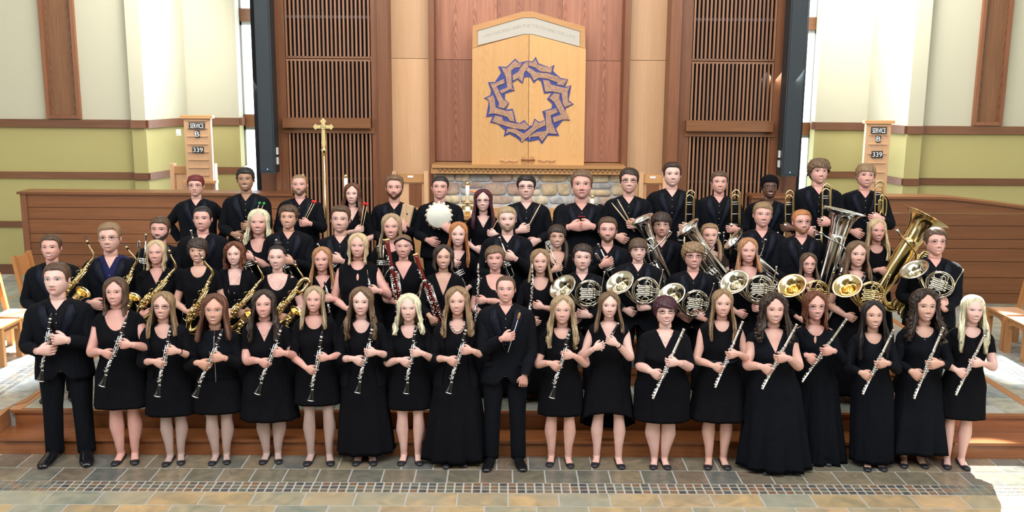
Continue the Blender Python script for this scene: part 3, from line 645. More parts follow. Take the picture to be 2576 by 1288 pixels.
# clergy seats behind the back row --------------------------------------------------
for i,(pa,pb,pt,lab) in enumerate(((988,1078,438,'light oak panelled clergy seat behind the bearded man with the whip clapper'),(1606,1676,440,'light oak panelled clergy seat behind the tallest trombonist'),(433,545,418,'light oak clergy seat leaning behind the left hymn board'))):
    Y=13.9 if i<2 else 15.55; x0,x1=X(pa,480,Y),X(pb,480,Y); z1=zat((pa+pb)/2,pt,Y)
    s=box('clergy_seat',(x0+.07,Y+.03,.84 if i<2 else FZ),(x1-.07,Y+.06,z1-.04),M['honey']); tag(s,lab,'seat')
    def sc_(nm,a,b_,mt_): o=box(nm,a,b_,mt_,s); o.location-=s.location; return o
    zf_=.84 if i<2 else FZ
    sc_('side_post',(x0,Y-.05,zf_),(x0+.06,Y+.10,z1+.04),M['honey']); sc_('side_post',(x1-.06,Y-.05,zf_),(x1,Y+.10,z1+.04),M['honey']); sc_('top_rail',(x0+.06,Y,z1-.12),(x1-.06,Y+.08,z1),M['honeyx'])
    sc_('seat_board',(x0+.06,Y-.45,zf_+.44),(x1-.06,Y+.02,zf_+.48),M['honeyx'])
    if i<2: sc_('inset',(x1-.28,Y+.02,z1-.6),(x1-.10,Y+.035,z1-.14),M['oakz']); sc_('name_plate',((x0+x1)/2-.04,Y-.006,z1-.05),((x0+x1)/2+.04,Y,z1-.02),M['white'])
# altar table --------------------------------------------------
Y=12.35; x0,x1=X(1030,540,Y),X(1545,540,Y); zt=zat(1180,543,Y)
al=box('altar_table',(x0,Y-.02,zt-.05),(x1,Y+.75,zt),M['honeyx']); tag(al,'long honey oak altar table with zigzag inlaid apron behind the back row','table')
def ac(nm,a,b_,mt_): o=box(nm,a,b_,mt_,al); o.location-=al.location; return o
ac('apron',(x0+.05,Y+.03,zt-.2),(x1-.05,Y+.07,zt-.05),M['honeyx'])
for xx in (x0+.06,x1-.2):
    for yy in (Y+.04,Y+.58): ac('leg',(xx,yy,.84),(xx+.14,yy+.14,zt-.05),M['honeyx'])
mb=MB(); xs_=np.linspace(x0+.2,x1-.2,36)
for q in range(35):
    a_,b_=(xs_[q],zt-.07),(xs_[q+1],zt-.18)
    if q%2: a_,b_=(xs_[q],zt-.18),(xs_[q+1],zt-.07)
    mb.add([(a_[0]-.006,Y+.026,a_[1]),(a_[0]+.006,Y+.026,a_[1]),(b_[0]+.006,Y+.026,b_[1]),(b_[0]-.006,Y+.026,b_[1])],[(0,1,2,3)],M['inlay'],False)
mb.build('inlay',al).location=-Vector(al.location)
GOLD=plain('polished_brass',(.86,.68,.35),.17,1); M['gold']=GOLD
SILV=plain('silver_plate',(.80,.80,.78),.14,1); M['silver']=SILV
M['nickel']=plain('nickel_brass',(.74,.70,.58),.15,1)
M['copper']=plain('rose_brass',(.78,.42,.20),.2,1)
M['flower']=plain('orange_petal',(.9,.28,.13),.6)
def lathe(mb,c,prof,mat,n=16):
    a=np.linspace(0,2*math.pi,n,endpoint=False); P=np.array([[(c[0]+r*math.cos(t),c[1]+r*math.sin(t),c[2]+z) for t in a] for r,z in prof]); mb.grid(P,mat,True,True,True)
def candle(px,ytop,ybase,Y,label,zb=None,tall=False):
    p=Vector((X(px,ybase,Y),Y,zt)) if zb is None else Vector((X(px,ytop+60,Y),Y,zb)); zt_=zat(px,ytop,Y); h=zt_-p.z
    t=empty('candlestick',p,label,'candle','altar candles')
    if tall:
        hc=.27
        mb=MB(); lathe(mb,(0,0,0),[(.14,0),(.14,.02),(.05,.05),(.014,.09),(.014,h*.5),(.022,h*.52),(.014,h*.54),(.012,h-hc-.06),(.03,h-hc-.03),(.06,h-hc-.005),(.055,h-hc)],M['gold']); mb.build('stand',t)
    else:
        hc=.62*h if h<.6 else h-.17
        mb=MB(); lathe(mb,(0,0,0),[(.09,0),(.09,.05),(.075,.055),(.075,.09),(.02,.10),(.018,h-hc-.03),(.08,h-hc-.02),(.085,h-hc-.005),(.04,h-hc)],M['gold']); mb.build('stand',t)
        mb=MB(); mb.box((-.11,-.08,0),(.11,.08,.05),M['white']); mb.build('block',t,label='white marble base block')
    mb=MB(); lathe(mb,(0,0,0),[(.026,h-hc),(.026,h-.045)],M['wax']); mb.build('candle',t)
    mb=MB(); lathe(mb,(0,0,0),[(.028,h-.05),(.028,h-.01),(.012,h-.008),(.01,h)],M['gold']); mb.build('follower',t)
candle(1176,456,541,12.6,'white altar candle in a brass stick beside the dark red haired woman')
candle(1489,489,551,12.6,'white altar candle in a brass stick just right of the heavyset man')
candle(871,438,560,13.2,'white candle on a tall brass floor stand above the auburn haired mallet player',.84,True)
candle(764,437,560,13.2,'white candle on a tall brass floor stand behind the crew cut man',.84,True)
fl_=at(1205,480,12.9); t=empty('flower_vase',(fl_.x,12.9,zt),'orange flowers showing over the dark red hair of the drummer','flowers')
mb=MB(); lathe(mb,(0,0,0),[(.05,0),(.07,.08),(.035,.2),(.05,.24)],M['white']); mb.build('vase',t)
mb=MB()
for k in range(9): 
    a=k*2.4; r=.03+.01*k; mb.sphere((r*math.cos(a)*1.3,r*math.sin(a)*.5,fl_.z-zt-.02+.015*math.sin(k*2)),(.035,.02,.018),M['flower'],8,5)
mb.build('bloom',t); mb=MB(); mb.tube([(0,0,.2),(0,0,fl_.z-zt)],.012,plain('green_stem',(.05,.15,.03),.6)); mb.build('stem',t)
# processional cross --------------------------------------------------
Y=13.0; p=at(813,560,Y); tp=zat(811,296,Y); t=empty('processional_cross',(X(817,450,Y),Y,.84),'tall polished brass processional cross on a pole before the left slat screen','cross')
zc_=zat(811,319,Y)-.84; zb_=zat(813,378,Y)-.84; zt2=tp-.84
mb=MB(); mb.tube([(0,0,0),(0,0,zb_)],.016,M['gold'],10); lathe(mb,(0,0,0),[(.16,0),(.16,.03),(.05,.06),(.02,.12)],M['gold']); mb.build('pole',t)
mb=MB(); lathe(mb,(0,0,zb_-.05),[(.016,0),(.035,.01),(.03,.03),(.045,.055),(.02,.08),(.012,.1)],M['gold']); mb.build('knop',t)
a_=.022; hw=.135; e_=.03
def arm(pts): return pts
cr=[(-a_*.7,zb_+.04),(-.03,zb_+.10),(-a_,zb_+.13),(-a_,zc_-a_),(-hw+.05,zc_-a_),(-hw+.03,zc_-.04),(-hw,zc_),(-hw+.03,zc_+.04),(-hw+.05,zc_+a_),(-a_,zc_+a_),(-a_,zt2-.07),(-.04,zt2-.045),(0,zt2),(.04,zt2-.045),(a_,zt2-.07),(a_,zc_+a_),(hw-.05,zc_+a_),(hw-.03,zc_+.04),(hw,zc_),(hw-.03,zc_-.04),(hw-.05,zc_-a_),(a_,zc_-a_),(a_,zb_+.13),(.03,zb_+.10),(a_*.7,zb_+.04)]
prism('cross',cr,-.012,.012,plain('satin_brass',(.80,.66,.30),.45,.6),t)
mb=MB(); mb.torus((0,-.014,zc_),.03,.006,M['gold']); mb.sphere((0,-.014,zc_),.014,M['silver']); mb.build('medallion',t)
# chairs at the sides --------------------------------------------------
pi_=math.pi
def chair(x,y,z,rot,label,w=.46):
    p=Vector((x,y,z)); t=empty('wooden_chair',p,label,'chair','wooden chairs at the platform sides')
    def c_(nm,a,b_,mt_,lab=None,tilt=0):
        o=box(nm,a,b_,mt_,t,label=lab); 
        if tilt: o.rotation_euler.x=tilt
        return o
    d=.42; sh=.44
    for sx in (-w/2,w/2-.055):
        c_('leg',(sx,-d/2,0),(sx+.055,-d/2+.07,sh-.02),M['chair'])
        c_('leg',(sx,d/2-.07,0),(sx+.055,d/2,sh-.02),M['chair'])
        mb=MB(); mb.box((sx,0,0),(sx+.055,.05,.50),M['chair']); o=mb.build('back_post',t); o.location=(0,d/2-.05,sh-.04); o.rotation_euler.x=-.16
        c_('side_rail',(sx,-d/2+.02,sh-.09),(sx+.05,d/2-.03,sh-.01),M['chair'])
    # front rail with a shaped lower edge
    prism('front_rail',[(-w/2+.05,sh-.01),(-w/2+.05,sh-.12),(-w/2+.11,sh-.08),(-w/2+.16,sh-.065),(w/2-.16,sh-.065),(w/2-.11,sh-.08),(w/2-.05,sh-.12),(w/2-.05,sh-.01)],-d/2+.01,-d/2+.045,M['chair'],t)
    c_('seat',(-w/2+.03,-d/2+.03,sh-.015),(w/2-.03,d/2-.05,sh+.012),M['seat'])
    c_('seat_edge',(-w/2,-d/2,sh-.02),(w/2,-d/2+.035,sh+.008),M['chair'])
    mb=MB(); n=8; xs_=np.linspace(-w/2+.05,w/2-.05,n)
    cv=[.02*(1-(2*x/w)**2) for x in xs_]
    P=np.array([[(x,-.01+c,.20),(x,-.01+c,.46),(x,.015+c,.46),(x,.015+c,.20)] for x,c in zip(xs_,cv)]); mb.grid(P,M['chair'],True,True,True,False)
    o=mb.build('backrest',t); o.location=(0,d/2-.02,sh-.03); o.rotation_euler.x=-.16
    t.rotation_euler.z=rot; 
    return t
chair(-5.80,10.77,FZ,pi_/2,'sunlit wooden chair at the left edge, nearest of the three')
chair(-5.80,11.25,FZ,pi_/2,'sunlit wooden chair beside the nearest left chair, by the saxophonist')
chair(-6.15,12.75,FZ,pi_/2,'farthest wooden chair at the left, standing in shade')
chair(6.26,11.66,FZ,-pi_/2,'wooden chair with tan seat at the right by the choir wall')
chair(6.26,11.17,FZ,-pi_/2,'wooden chair cut by the right edge in front of the other')
# ================= PEOPLE =================
pi=math.pi
HT=np.array([(1.0,.02,.01,.08),(.985,.105,.09,.21),(.95,.19,.185,.31),(.88,.268,.28,.40),(.78,.322,.348,.46),(.68,.346,.388,.485),(.60,.348,.405,.485),(.52,.338,.40,.46),
 (.45,.334,.398,.42),(.38,.327,.397,.37),(.30,.307,.395,.31),(.22,.278,.388,.26),(.14,.235,.375,.22),(.07,.18,.35,.19),(.025,.125,.315,.175),(.0,.12,.26,.17)])
def _dense():
    p=bez(HT,6); o=np.argsort(p[:,0]); return p[o]
HD=_dense()
def hw(z,c): return np.interp(z,HD[:,0],HD[:,c])
class Face: pass
def fdisp(x,z,F):
    g=lambda u,s: np.exp(-(u/s)**2)
    # nose
    p=np.interp(z,[.25,.285,.315,.345,.40,.50,.56],[0,.0,.085*F.nose,.12*F.nose,.085*F.nose,.03,0]); sg=np.interp(z,[.28,.34,.42,.55],[.062,.056,.036,.03])
    d=p*g(x,sg)
    d=d+.035*F.nose*(g(x-.05,.028)+g(x+.05,.028))*g(z-.315,.03)
    d=d-.026*(g(x-.14,.075)+g(x+.14,.075))*g(z-.495,.045)
    d=d+.014*g(z-.575,.035)*g(x,.22)
    d=d+F.cheek*(g(x-.19,.085)+g(x+.19,.085))*g(z-.345,.075)
    d=d+.018*g(x,.11)*g(z-.20,.06)-.010*g(x,.10)*g(z-.135,.022)+.024*g(x,.075)*g(z-.075,.05)
    return d
def fy(x,z,F,off=0.0):
    w=hw(z,1)*F.jaw(z); f=hw(z,2); s=np.clip(np.abs(x)/w,0,.995)
    return -(f*np.sqrt(1-s*s)+fdisp(x,z,F))-off
SK={}
def skin(t):
    if t in SK: return SK[t]
    base={'fair':(.63,.375,.30),'pink':(.63,.345,.285),'pale':(.68,.435,.37),'tan':(.36,.20,.125),'light':(.58,.345,.26),'dark':(.12,.058,.036),'warm':(.56,.315,.225)}[t]
    m,nt,b=newmat('skin_'+t); N=nt.nodes; L=nt.links; tc=N.new('ShaderNodeTexCoord'); n=N.new('ShaderNodeTexNoise'); n.inputs['Scale'].default_value=9; n.inputs['Detail'].default_value=4; L.new(tc.outputs['Object'],n.inputs['Vector'])
    r=N.new('ShaderNodeValToRGB'); e=r.color_ramp.elements; e[0].position=.35; e[1].position=.7; e[0].color=(base[0],base[1]*.93,base[2]*.92,1); e[1].color=(min(1,base[0]*1.04),base[1]*1.06,base[2]*1.08,1)
    L.new(n.outputs['Fac'],r.inputs[0]); L.new(r.outputs[0],b.inputs['Base Color']); b.inputs['Roughness'].default_value=.48
    b.inputs['Subsurface Weight'].default_value=.0; b.inputs['Specular IOR Level'].default_value=.4
    lip=plain('lip_'+t,{'dark':(.20,.07,.06),'tan':(.36,.13,.11)}.get(t,(.42,.115,.105)),.35)
    SK[t]=(m,lip); return SK[t]
EYEW=plain('eye_white',(.72,.70,.69),.25); PUP=plain('pupil',(.01,.01,.01),.1); LASH=plain('lash_line',(.035,.02,.015),.6); TEETH=plain('teeth',(.86,.84,.80),.2); MOUTH=plain('mouth_shadow',(.13,.03,.03),.6)
IRIS={'blue':plain('iris_blue',(.10,.18,.30),.2),'brown':plain('iris_brown',(.07,.03,.015),.2),'green':plain('iris_green',(.10,.13,.07),.2)}
HC={'black':(.012,.010,.010),'dark':(.030,.018,.013),'brown':(.075,.042,.024),'mid':(.13,.078,.043),'lightbrown':(.22,.14,.075),'dirty':(.31,.225,.13),'blonde':(.47,.36,.21),'platinum':(.66,.56,.38),
 'ginger':(.38,.15,.055),'auburn':(.095,.036,.020),'darkred':(.12,.018,.018),'redviolet':(.055,.010,.018),'red':(.11,.036,.017),'strawberry':(.32,.16,.075),'plum':(.045,.012,.02)}
HM={}
def hairmat(c):
    if c in HM: return HM[c]
    m,nt,b=newmat('hair_'+c); N=nt.nodes; L=nt.links; k=HC[c]
    uv=N.new('ShaderNodeUVMap'); mp=N.new('ShaderNodeMapping'); mp.inputs['Scale'].default_value=(75,2.2,1); L.new(uv.outputs[0],mp.inputs['Vector'])
    n=N.new('ShaderNodeTexNoise'); n.inputs['Scale'].default_value=1; n.inputs['Detail'].default_value=4; n.inputs['Distortion'].default_value=.4; L.new(mp.outputs[0],n.inputs['Vector'])
    r=N.new('ShaderNodeValToRGB'); e=r.color_ramp.elements; e[0].position=.3; e[1].position=.72
    e[0].color=(*[v*.55 for v in k],1); e[1].color=(*[min(.9,v*1.55+.006) for v in k],1); L.new(n.outputs['Fac'],r.inputs[0]); L.new(r.outputs[0],b.inputs['Base Color'])
    bp=N.new('ShaderNodeBump'); bp.inputs['Strength'].default_value=.7; bp.inputs['Distance'].default_value=.004; L.new(n.outputs['Fac'],bp.inputs['Height']); L.new(bp.outputs[0],b.inputs['Normal'])
    b.inputs['Roughness'].default_value=.42; b.inputs['Specular IOR Level'].default_value=.35; HM[c]=m; return m
def cloth(name,col,rough=.9,sheen=.0,lace=False):
    m,nt,b=newmat(name); N=nt.nodes; L=nt.links; tc=N.new('ShaderNodeTexCoord'); mp=N.new('ShaderNodeMapping'); mp.inputs['Scale'].default_value=(7,7,2.4); L.new(tc.outputs['Object'],mp.inputs['Vector'])
    n=N.new('ShaderNodeTexNoise'); n.inputs['Scale'].default_value=1.4; n.inputs['Detail'].default_value=3; n.inputs['Distortion'].default_value=.8; L.new(mp.outputs[0],n.inputs['Vector'])
    bp=N.new('ShaderNodeBump'); bp.inputs['Strength'].default_value=.55; bp.inputs['Distance'].default_value=.05; L.new(n.outputs['Fac'],bp.inputs['Height']); L.new(bp.outputs[0],b.inputs['Normal'])
    b.inputs['Base Color'].default_value=(*col,1); b.inputs['Roughness'].default_value=rough; b.inputs['Sheen Weight'].default_value=sheen; b.inputs['Specular IOR Level'].default_value=.12
    if lace:
        v=N.new('ShaderNodeTexVoronoi'); v.inputs['Scale'].default_value=170; L.new(tc.outputs['Object'],v.inputs['Vector'])
        r=N.new('ShaderNodeValToRGB'); e=r.color_ramp.elements; e[0].position=.42; e[0].color=(*col,1); e[1].position=.5; e[1].color=(.05,.03,.025,1); L.new(v.outputs['Distance'],r.inputs[0]); L.new(r.outputs[0],b.inputs['Base Color'])
    return m
CL={'suit':cloth('black_suit_wool',(.0042,.005,.0075)),'satin':cloth('lapel_satin',(.006,.008,.015),.55,.0),'shirt':cloth('black_shirt',(.003,.0035,.006),.7),'navy':cloth('navy_shirt',(.012,.014,.06),.7),
 'knit':cloth('black_knit',(.0034,.0036,.0055),.9),'crepe':cloth('black_crepe',(.003,.004,.007),.8),'grey':cloth('grey_knit',(.07,.07,.09),.8),'lace':cloth('black_lace',(.006,.005,.006),.8,.0,True)}
PATENT=plain('patent_leather',(.008,.008,.010),.08); SUEDE=plain('black_flats',(.010,.011,.016),.5); BTN=plain('shirt_stud',(.55,.55,.55),.2,.5)
HOSE=plain('sheer_hose',(.44,.31,.27),.5); RIM=plain('glasses_rim',(.02,.018,.02),.2); RIMM=plain('metal_rim',(.12,.10,.10),.25,.8); PEARL=plain('pearl',(.8,.78,.75),.2); BEAD=plain('black_bead',(.02,.02,.022),.1)
LENS,nt_,b_=newmat('lens'); b_.inputs['Transmission Weight'].default_value=1; b_.inputs['Roughness'].default_value=0; b_.inputs['IOR'].default_value=1.02; b_.inputs['Alpha'].default_value=.12
# torso tables: dz from shoulder point, half width, front, back (metres for a 1.75 m man)
TW=np.array([(.060,.045,.043,.050),(.047,.051,.048,.060),(.034,.076,.058,.07),(.019,.118,.066,.08),(.0,.160,.078,.09),(-.04,.182,.092,.097),(-.10,.180,.108,.102),(-.17,.168,.134,.10),(-.225,.158,.130,.095),(-.28,.148,.112,.09),(-.37,.142,.102,.09),(-.47,.170,.108,.105),(-.56,.190,.112,.12),(-.66,.188,.106,.115)])
TM=np.array([(.060,.053,.048,.055),(.048,.061,.054,.066),(.035,.092,.062,.075),(.020,.146,.070,.085),(.0,.198,.082,.095),(-.04,.220,.098,.102),(-.10,.216,.114,.108),(-.17,.206,.124,.108),(-.28,.192,.122,.100),(-.37,.186,.120,.098),(-.47,.190,.120,.105),(-.56,.198,.122,.115),(-.66,.200,.118,.112)])
def sstep(a,b,x): t=np.clip((x-a)/(b-a),0,1); return t*t*(3-2*t)
HANDN=0
def hand(mb,wrist,f,n,left,size,mat,curl=(28,42,26),spread=.0):
    f=np.array(f,float); f/=np.linalg.norm(f); n=np.array(n,float); n-=f*(n@f); n/=np.linalg.norm(n); u=np.cross(n,f) if left else np.cross(f,n); s=size
    L=lambda a,b,c: wrist+s*(a*f+b*u+c*n)
    # palm: five rings, thicker at the thumb heel
    rings=[]
    for a,wd,th,cu in ((-.012,.024,.019,0),(.012,.029,.019,.002),(.04,.039,.018,.004),(.07,.042,.015,.002),(.09,.038,.012,0)):
        t=np.linspace(0,2*pi,10,endpoint=False); rings.append([L(a,cu+wd*math.cos(q),th*math.sin(q)) for q in t])
    mb.grid(np.array(rings),mat,True,True,True)
    for i,(o,ln,rr) in enumerate(((.030,.072,.0095),(.010,.080,.0098),(-.011,.074,.0094),(-.030,.058,.0085))):
        p=L(.082,o,0); ang=0; pts=[L(.060,o*.9,0),p]; d=f.copy(); fr=(1,.62,.5)
        for j in range(3):
            ang+=math.radians(curl[j]*(1+.06*i)); dd=f*math.cos(ang)+n*math.sin(ang)+u*(o*spread*6); dd/=np.linalg.norm(dd); 
            l=ln*(.46,.30,.24)[j]*s; pts.append(pts[-1]+dd*l)
        P=[pts[0],pts[1],(pts[1]+pts[2])/2,pts[2],(pts[2]+pts[3])/2,pts[3],pts[4]*.85+pts[3]*.15,pts[4]]
        mb.tube(P,np.array([.0098,.0104,.0094,.0100,.0088,.0092,.0075,.0035])*s*rr/.0095,mat,6)
    th=[L(.018,.020,.004),L(.040,.040,.010),L(.066,.052,.022),L(.088,.050,.036),L(.094,.048,.041)]
    mb.tube(th,np.array([.014,.0135,.0115,.010,.004])*s,mat,6)
def shoe(mb,x,y,ang,sz,mat,kind,skinm=None):
    """toe towards -Y; kind dress / flat"""
    ca,sa=math.cos(ang),math.sin(ang); t=np.linspace(0,2*pi,12,endpoint=False)
    def R(px,py,pz): return (x+px*ca-py*sa, y+px*sa+py*ca, pz)
    if kind=='dress':
        prof=[(.095,.030,.06),(.085,.038,.085),(.04,.040,.095),(-.01,.042,.085),(-.06,.046,.062),(-.12,.048,.045),(-.165,.040,.036),(-.19,.022,.026)]
    else: prof=[(.085,.026,.045),(.07,.034,.052),(.03,.034,.034),(-.02,.036,.026),(-.07,.041,.026),(-.105,.042,.036),(-.145,.034,.034),(-.165,.018,.022)]
    G=[[R(sz*w*math.cos(q),sz*py,max(.004,sz*(h*.5+h*.5*math.sin(q)))) for q in t] for py,w,h in prof]
    mb.grid(np.array(G),mat,True,True,True)
    if kind=='flat' and skinm:
        pr=[(.055,.030,.05,.09),(.02,.031,.045,.075),(-.03,.033,.030,.045),(-.075,.034,.018,.026),(-.10,.028,.014,.016)]
        G=[[R(sz*w*math.cos(q),sz*py,sz*(c+h*.5*math.sin(q))) for q in t] for py,w,c,h in pr]; mb.grid(np.array(G),skinm,True,True,True)
CREPE_SH=None
PERSONS={}
def person(pid,row,sex,hx,top,chin,hair,skn,fit,label,hands=(),feet=None,bw=1.0,glasses=None,beard=None,smile=1,eye='brown',extra=(),hyaw=0.0,htilt=0.0,sw=1.0,Yp=None,lean=0,wide=1.0):
    Yr={'A':8.72,'B':9.62,'C':10.25,'D':11.12}[row]+(.07 if int(pid[1:])%2 else -.06) if Yp is None else Yp; zf={'A':0.0,'B':FZ,'C':.51,'D':.85}[row]
    rs=random.Random(sum(map(ord,pid))*7+len(label)); rn=np.random.RandomState(sum(map(ord,pid))*13+len(label))
    if feet:
        fp=[at(a,b_,z=zf+.02) for a,b_ in feet]; Yr=sum(p.y for p in fp)/len(fp)+.06; 
    ph=at(hx,top,Yr-.02); pc=at(hx,chin,Yr-.10)
    h=(ph.z-pc.z)/.965; zchin=ph.z-h*1.05-zf
    X0=ph.x if not feet else sum(p.x for p in fp)/len(fp)
    phi=-.45*math.atan2(ph.x,Yr)
    root=empty('person',(X0,Yr,zf),label,'person'); root.rotation_euler.z=phi
    ci,si=math.cos(-phi),math.sin(-phi)
    def loc(p): dx,dy=p.x-X0,p.y-Yr; return np.array([dx*ci-dy*si,dx*si+dy*ci,p.z-zf])
    hxl=loc(Vector((ph.x,Yr,ph.z)))[0]
    zs=zchin-(.335 if sex=='M' else .35)*h; k=zs/1.43; kw=(k*.5+.5*h/.225)*sw
    T=(TM if sex=='M' else TW).copy(); T[:,0]*=k; T[:,1]*=kw; T[:,2:]*=kw*.98
    T[4:,1]*=1+(bw-1)*np.clip((-T[4:,0])*5,0.25,1); T[4:,2:]*=(1+(bw-1)*np.clip((-T[4:,0])*5,0.25,1))[:,None]
    if bw>1.05: T[8:,2]*=1+(bw-1)*.6
    Td=bez(T,5); Td=Td[np.argsort(Td[:,0])]
    shear=lambda z: hxl*np.clip(z/zchin,0,1)
    def tp(a,z,off=0.0,flare=0.0,rip=0.0,nr=9,ph_=0.0,swing=0.0):
        """torso point at azimuth a (0 = front), height z above the feet"""
        a=np.asarray(a,float); z=np.asarray(z,float); dz=z-zs; lo=Td[0,0]; dzc=np.clip(dz,lo,Td[-1,0])
        w=np.interp(dzc,Td[:,0],Td[:,1])+off; f=np.interp(dzc,Td[:,0],Td[:,2])+off; b=np.interp(dzc,Td[:,0],Td[:,3])+off
        t=np.clip(((-.50*k)-dz)/.6,0,1.5); 
        g=1+rip*t*np.sin(a*nr+ph_)+rip*.5*t*np.sin(a*nr*2.3+1+ph_*3); w=(w+flare*t)*g; f=(f+flare*.8*t)*g; b=(b+flare*.8*t)*g
        s,c=np.sin(a),np.cos(a); e=.86
        x=w*np.sign(s)*np.abs(s)**e; y=np.where(c>0,-f,-b)*np.sign(c)*0+np.where(c>0,-f*np.abs(c)**e,b*np.abs(c)**e)
        x,y,z=np.broadcast_arrays(x+shear(z),y+.012,z); return np.stack([x,y,z],-1)
    def front(x,z,off):
        dz=np.clip(z-zs,Td[0,0],Td[-1,0]); w=np.interp(dz,Td[:,0],Td[:,1])+off; f=np.interp(dz,Td[:,0],Td[:,2])+off; s=np.clip(np.abs(x)/w,0,.999)**(1/.86); return -f*np.sqrt(1-s*s)**.86+.012
    # ---- head and neck ----
    Fc=Face(); Fc.nose=rs.uniform(.85,1.1)*(1 if sex=='M' else .88); Fc.cheek=.018+.012*(bw-1)*2+(.008 if sex=='F' else 0)
    jw=(1.0+.22*(bw-1)+(.03 if sex=='M' else -.035)); Fc.jaw=lambda z: 1+(jw-1)*sstep(.5,.15,z)+0*z
    pitch=math.radians(8); R=(Matrix.Rotation(htilt*.12+rs.uniform(-.03,.03),3,'Y')@Matrix.Rotation(hyaw-phi*.4+rs.uniform(-.06,.06),3,'Z')@Matrix.Rotation(-pitch,3,'X')); R=np.array(R)
    hc=np.array([0,.02,.0])
    def hxf(P,weight=True):
        P=np.asarray(P,float); wt=sstep(-.30,.02,P[...,2])[...,None] if weight else 1.0
        Q=(P-hc)@R.T+hc; Q=P*(1-wt)+Q*wt
        Q=Q*h*np.array([wide*1.04,1,1]); Q=Q+np.array([hxl,-.012,zchin]); return Q
    m_sk,m_lip=skin(skn)
    mb=MB()
    zr=np.concatenate([np.linspace(.0,.12,7),np.linspace(.14,.62,34),np.linspace(.65,.9,9),[.94,.965,.985,.997]])[::-1]
    s_=np.linspace(-1,1,45)[:-1]; az=pi*np.sign(s_)*np.abs(s_)**1.25
    Z,A=np.meshgrid(zr,az,indexing='ij'); w=hw(Z,1)*Fc.jaw(Z); cf=np.cos(A)
    x=w*np.sin(A); y=np.where(cf>0,-hw(Z,2)*cf,-hw(Z,3)*cf); y=y-np.where(cf>0,fdisp(x,Z,Fc)*np.clip(cf*2,0,1),0)
    G=np.stack([x,y,Z],-1)
    nw=.232 if sex=='M' else .198
    if bw>1.1: nw*=1.1
    extra_r=[]
    for zz,ww,ff,bb in ((.03,.09,.16,.14),(.12,.08,.04,.10),(.17,nw-.035,.06,.24),(.10,nw-.008,.10,.255),(.02,nw-.004,.118,.255),(-.05,nw,.132,.25),(-.085,nw+.004,.14,.25)): extra_r.append(np.stack([ww*np.sin(az),np.where(np.cos(az)>0,-ff*np.cos(az),-bb*np.cos(az)),0*az+zz],-1))
    G=np.concatenate([G,np.array(extra_r)]); G=hxf(G)
    # neck continues into chest, then the trunk down to the hips
    tr=np.array([tp(az,zs+d*k,0) for d in (.055,.046,.034,.018,0,-.04,-.09,-.14,-.19,-.25,-.33,-.42,-.5,-.58)])
    G=np.concatenate([G,tr]); mb.grid(G,m_sk,True,True,True)
    # ears
    for sx in (-1,1):
        ex=hw(.48,1)*wide; c=[]
        th=np.linspace(0,2*pi,10,endpoint=False)
        for (o,rz,ry) in ((-.01,.075,.035),(.03,.10,.055),(.045,.085,.045),(.03,.045,.02)):
            c.append([(sx*(hw(.48,1)+o),.03+ry*math.cos(q)+.02*math.sin(q)*.5,.46+rz*math.sin(q)-(0 if math.sin(q)>0 else .0)) for q in th])
        mb.grid(hxf(np.array(c)),m_sk,True,False,True)
    def patch(xs,zt,zb,off,mat,nz=3):
        P=[]
        for j in range(nz):
            z=zt+(zb-zt)*j/(nz-1); P.append(np.stack([xs,fy(xs,z,Fc,off),z],-1))
        mb.grid(hxf(np.array(P)),mat,False)
    ez=.505; squint={0:.85,1:.72,2:.6}.get(smile,.75)
    for sx in (-1,1):
        u=np.linspace(-1,1,9); xs=sx*.145+u*.074; up=(1-np.abs(u)**2.2)
        zt=ez+.036*squint*up+.004*u*sx; zb=ez-.026*squint*up+.004*u*sx
        patch(xs,zt,zb,.006,EYEW)
        u2=np.linspace(-1,1,7); r=.031; xs2=sx*.145-.0+u2*r; ci_=np.sqrt(np.clip(1-u2**2,0,1))*r
        patch(xs2,np.minimum(ez+ci_,ez+.035*squint),np.maximum(ez-ci_,ez-.025*squint),.009,IRIS[eye])
        patch(sx*.145+u2*.013,np.minimum(ez+np.sqrt(np.clip(1-u2**2,0,1))*.011,ez+.027*squint),ez-np.sqrt(np.clip(1-u2**2,0,1))*.011,.0115,PUP)
        patch(xs,zt+.012*up+.003,zt-.004,.011,LASH)
        patch(xs,zb+.001,zb-.003*up-.001,.009,MOUTH if sex=='F' else m_lip)
        # brow
        u=np.linspace(-1,1,9); bt=(.015 if sex=='M' else .011)*(1 if skn!='pale' else .8); xs=sx*(.148+.0)+u*.092; bz=.600-.016*(u*sx+.15)**2-.002*(u*sx)
        patch(xs,bz+bt*(1-.5*np.clip(u*sx,0,1)),bz-bt*.35,.010,None or BROW(hair[1]))
    # mouth
    mzc=.205; mw=.108+.016*min(smile,2); up_=.015*min(smile,2)
    u=np.linspace(-1,1,13); xs=u*mw; lift=up_*u**2*1.3; env=np.sqrt(np.clip(1-u**2,0,1))
    op={0:.002,1:.024,2:.036}[min(smile,2)]
    zt=mzc+lift+.010*env; zb=zt-op*env-.002
    patch(xs,zt+(.021 if sex=='F' else .016)*env*(1-.25*np.exp(-(u/.15)**2))+.003,zt,.008,m_lip)
    patch(xs,zb,zb-(.028 if sex=='F' else .022)*env-.003,.010,m_lip)
    if smile>0:
        patch(xs,zt,zb,.005,MOUTH); uu=u*.86; e2=np.sqrt(np.clip(1-(u*.9)**2,0,1)); patch(uu*mw,mzc+up_*uu**2*1.3+.009*e2,mzc+up_*uu**2*1.3+.009*e2-op*e2*.85,.0075,TEETH)
    else: patch(xs*.96,zt+.003,zt-.003,.011,MOUTH)
    for sx in (-1,1): patch(sx*.034+np.linspace(-1,1,5)*.016,.296+.008*(1-np.linspace(-1,1,5)**2),.289+0*np.linspace(-1,1,5),.003,MOUTH)
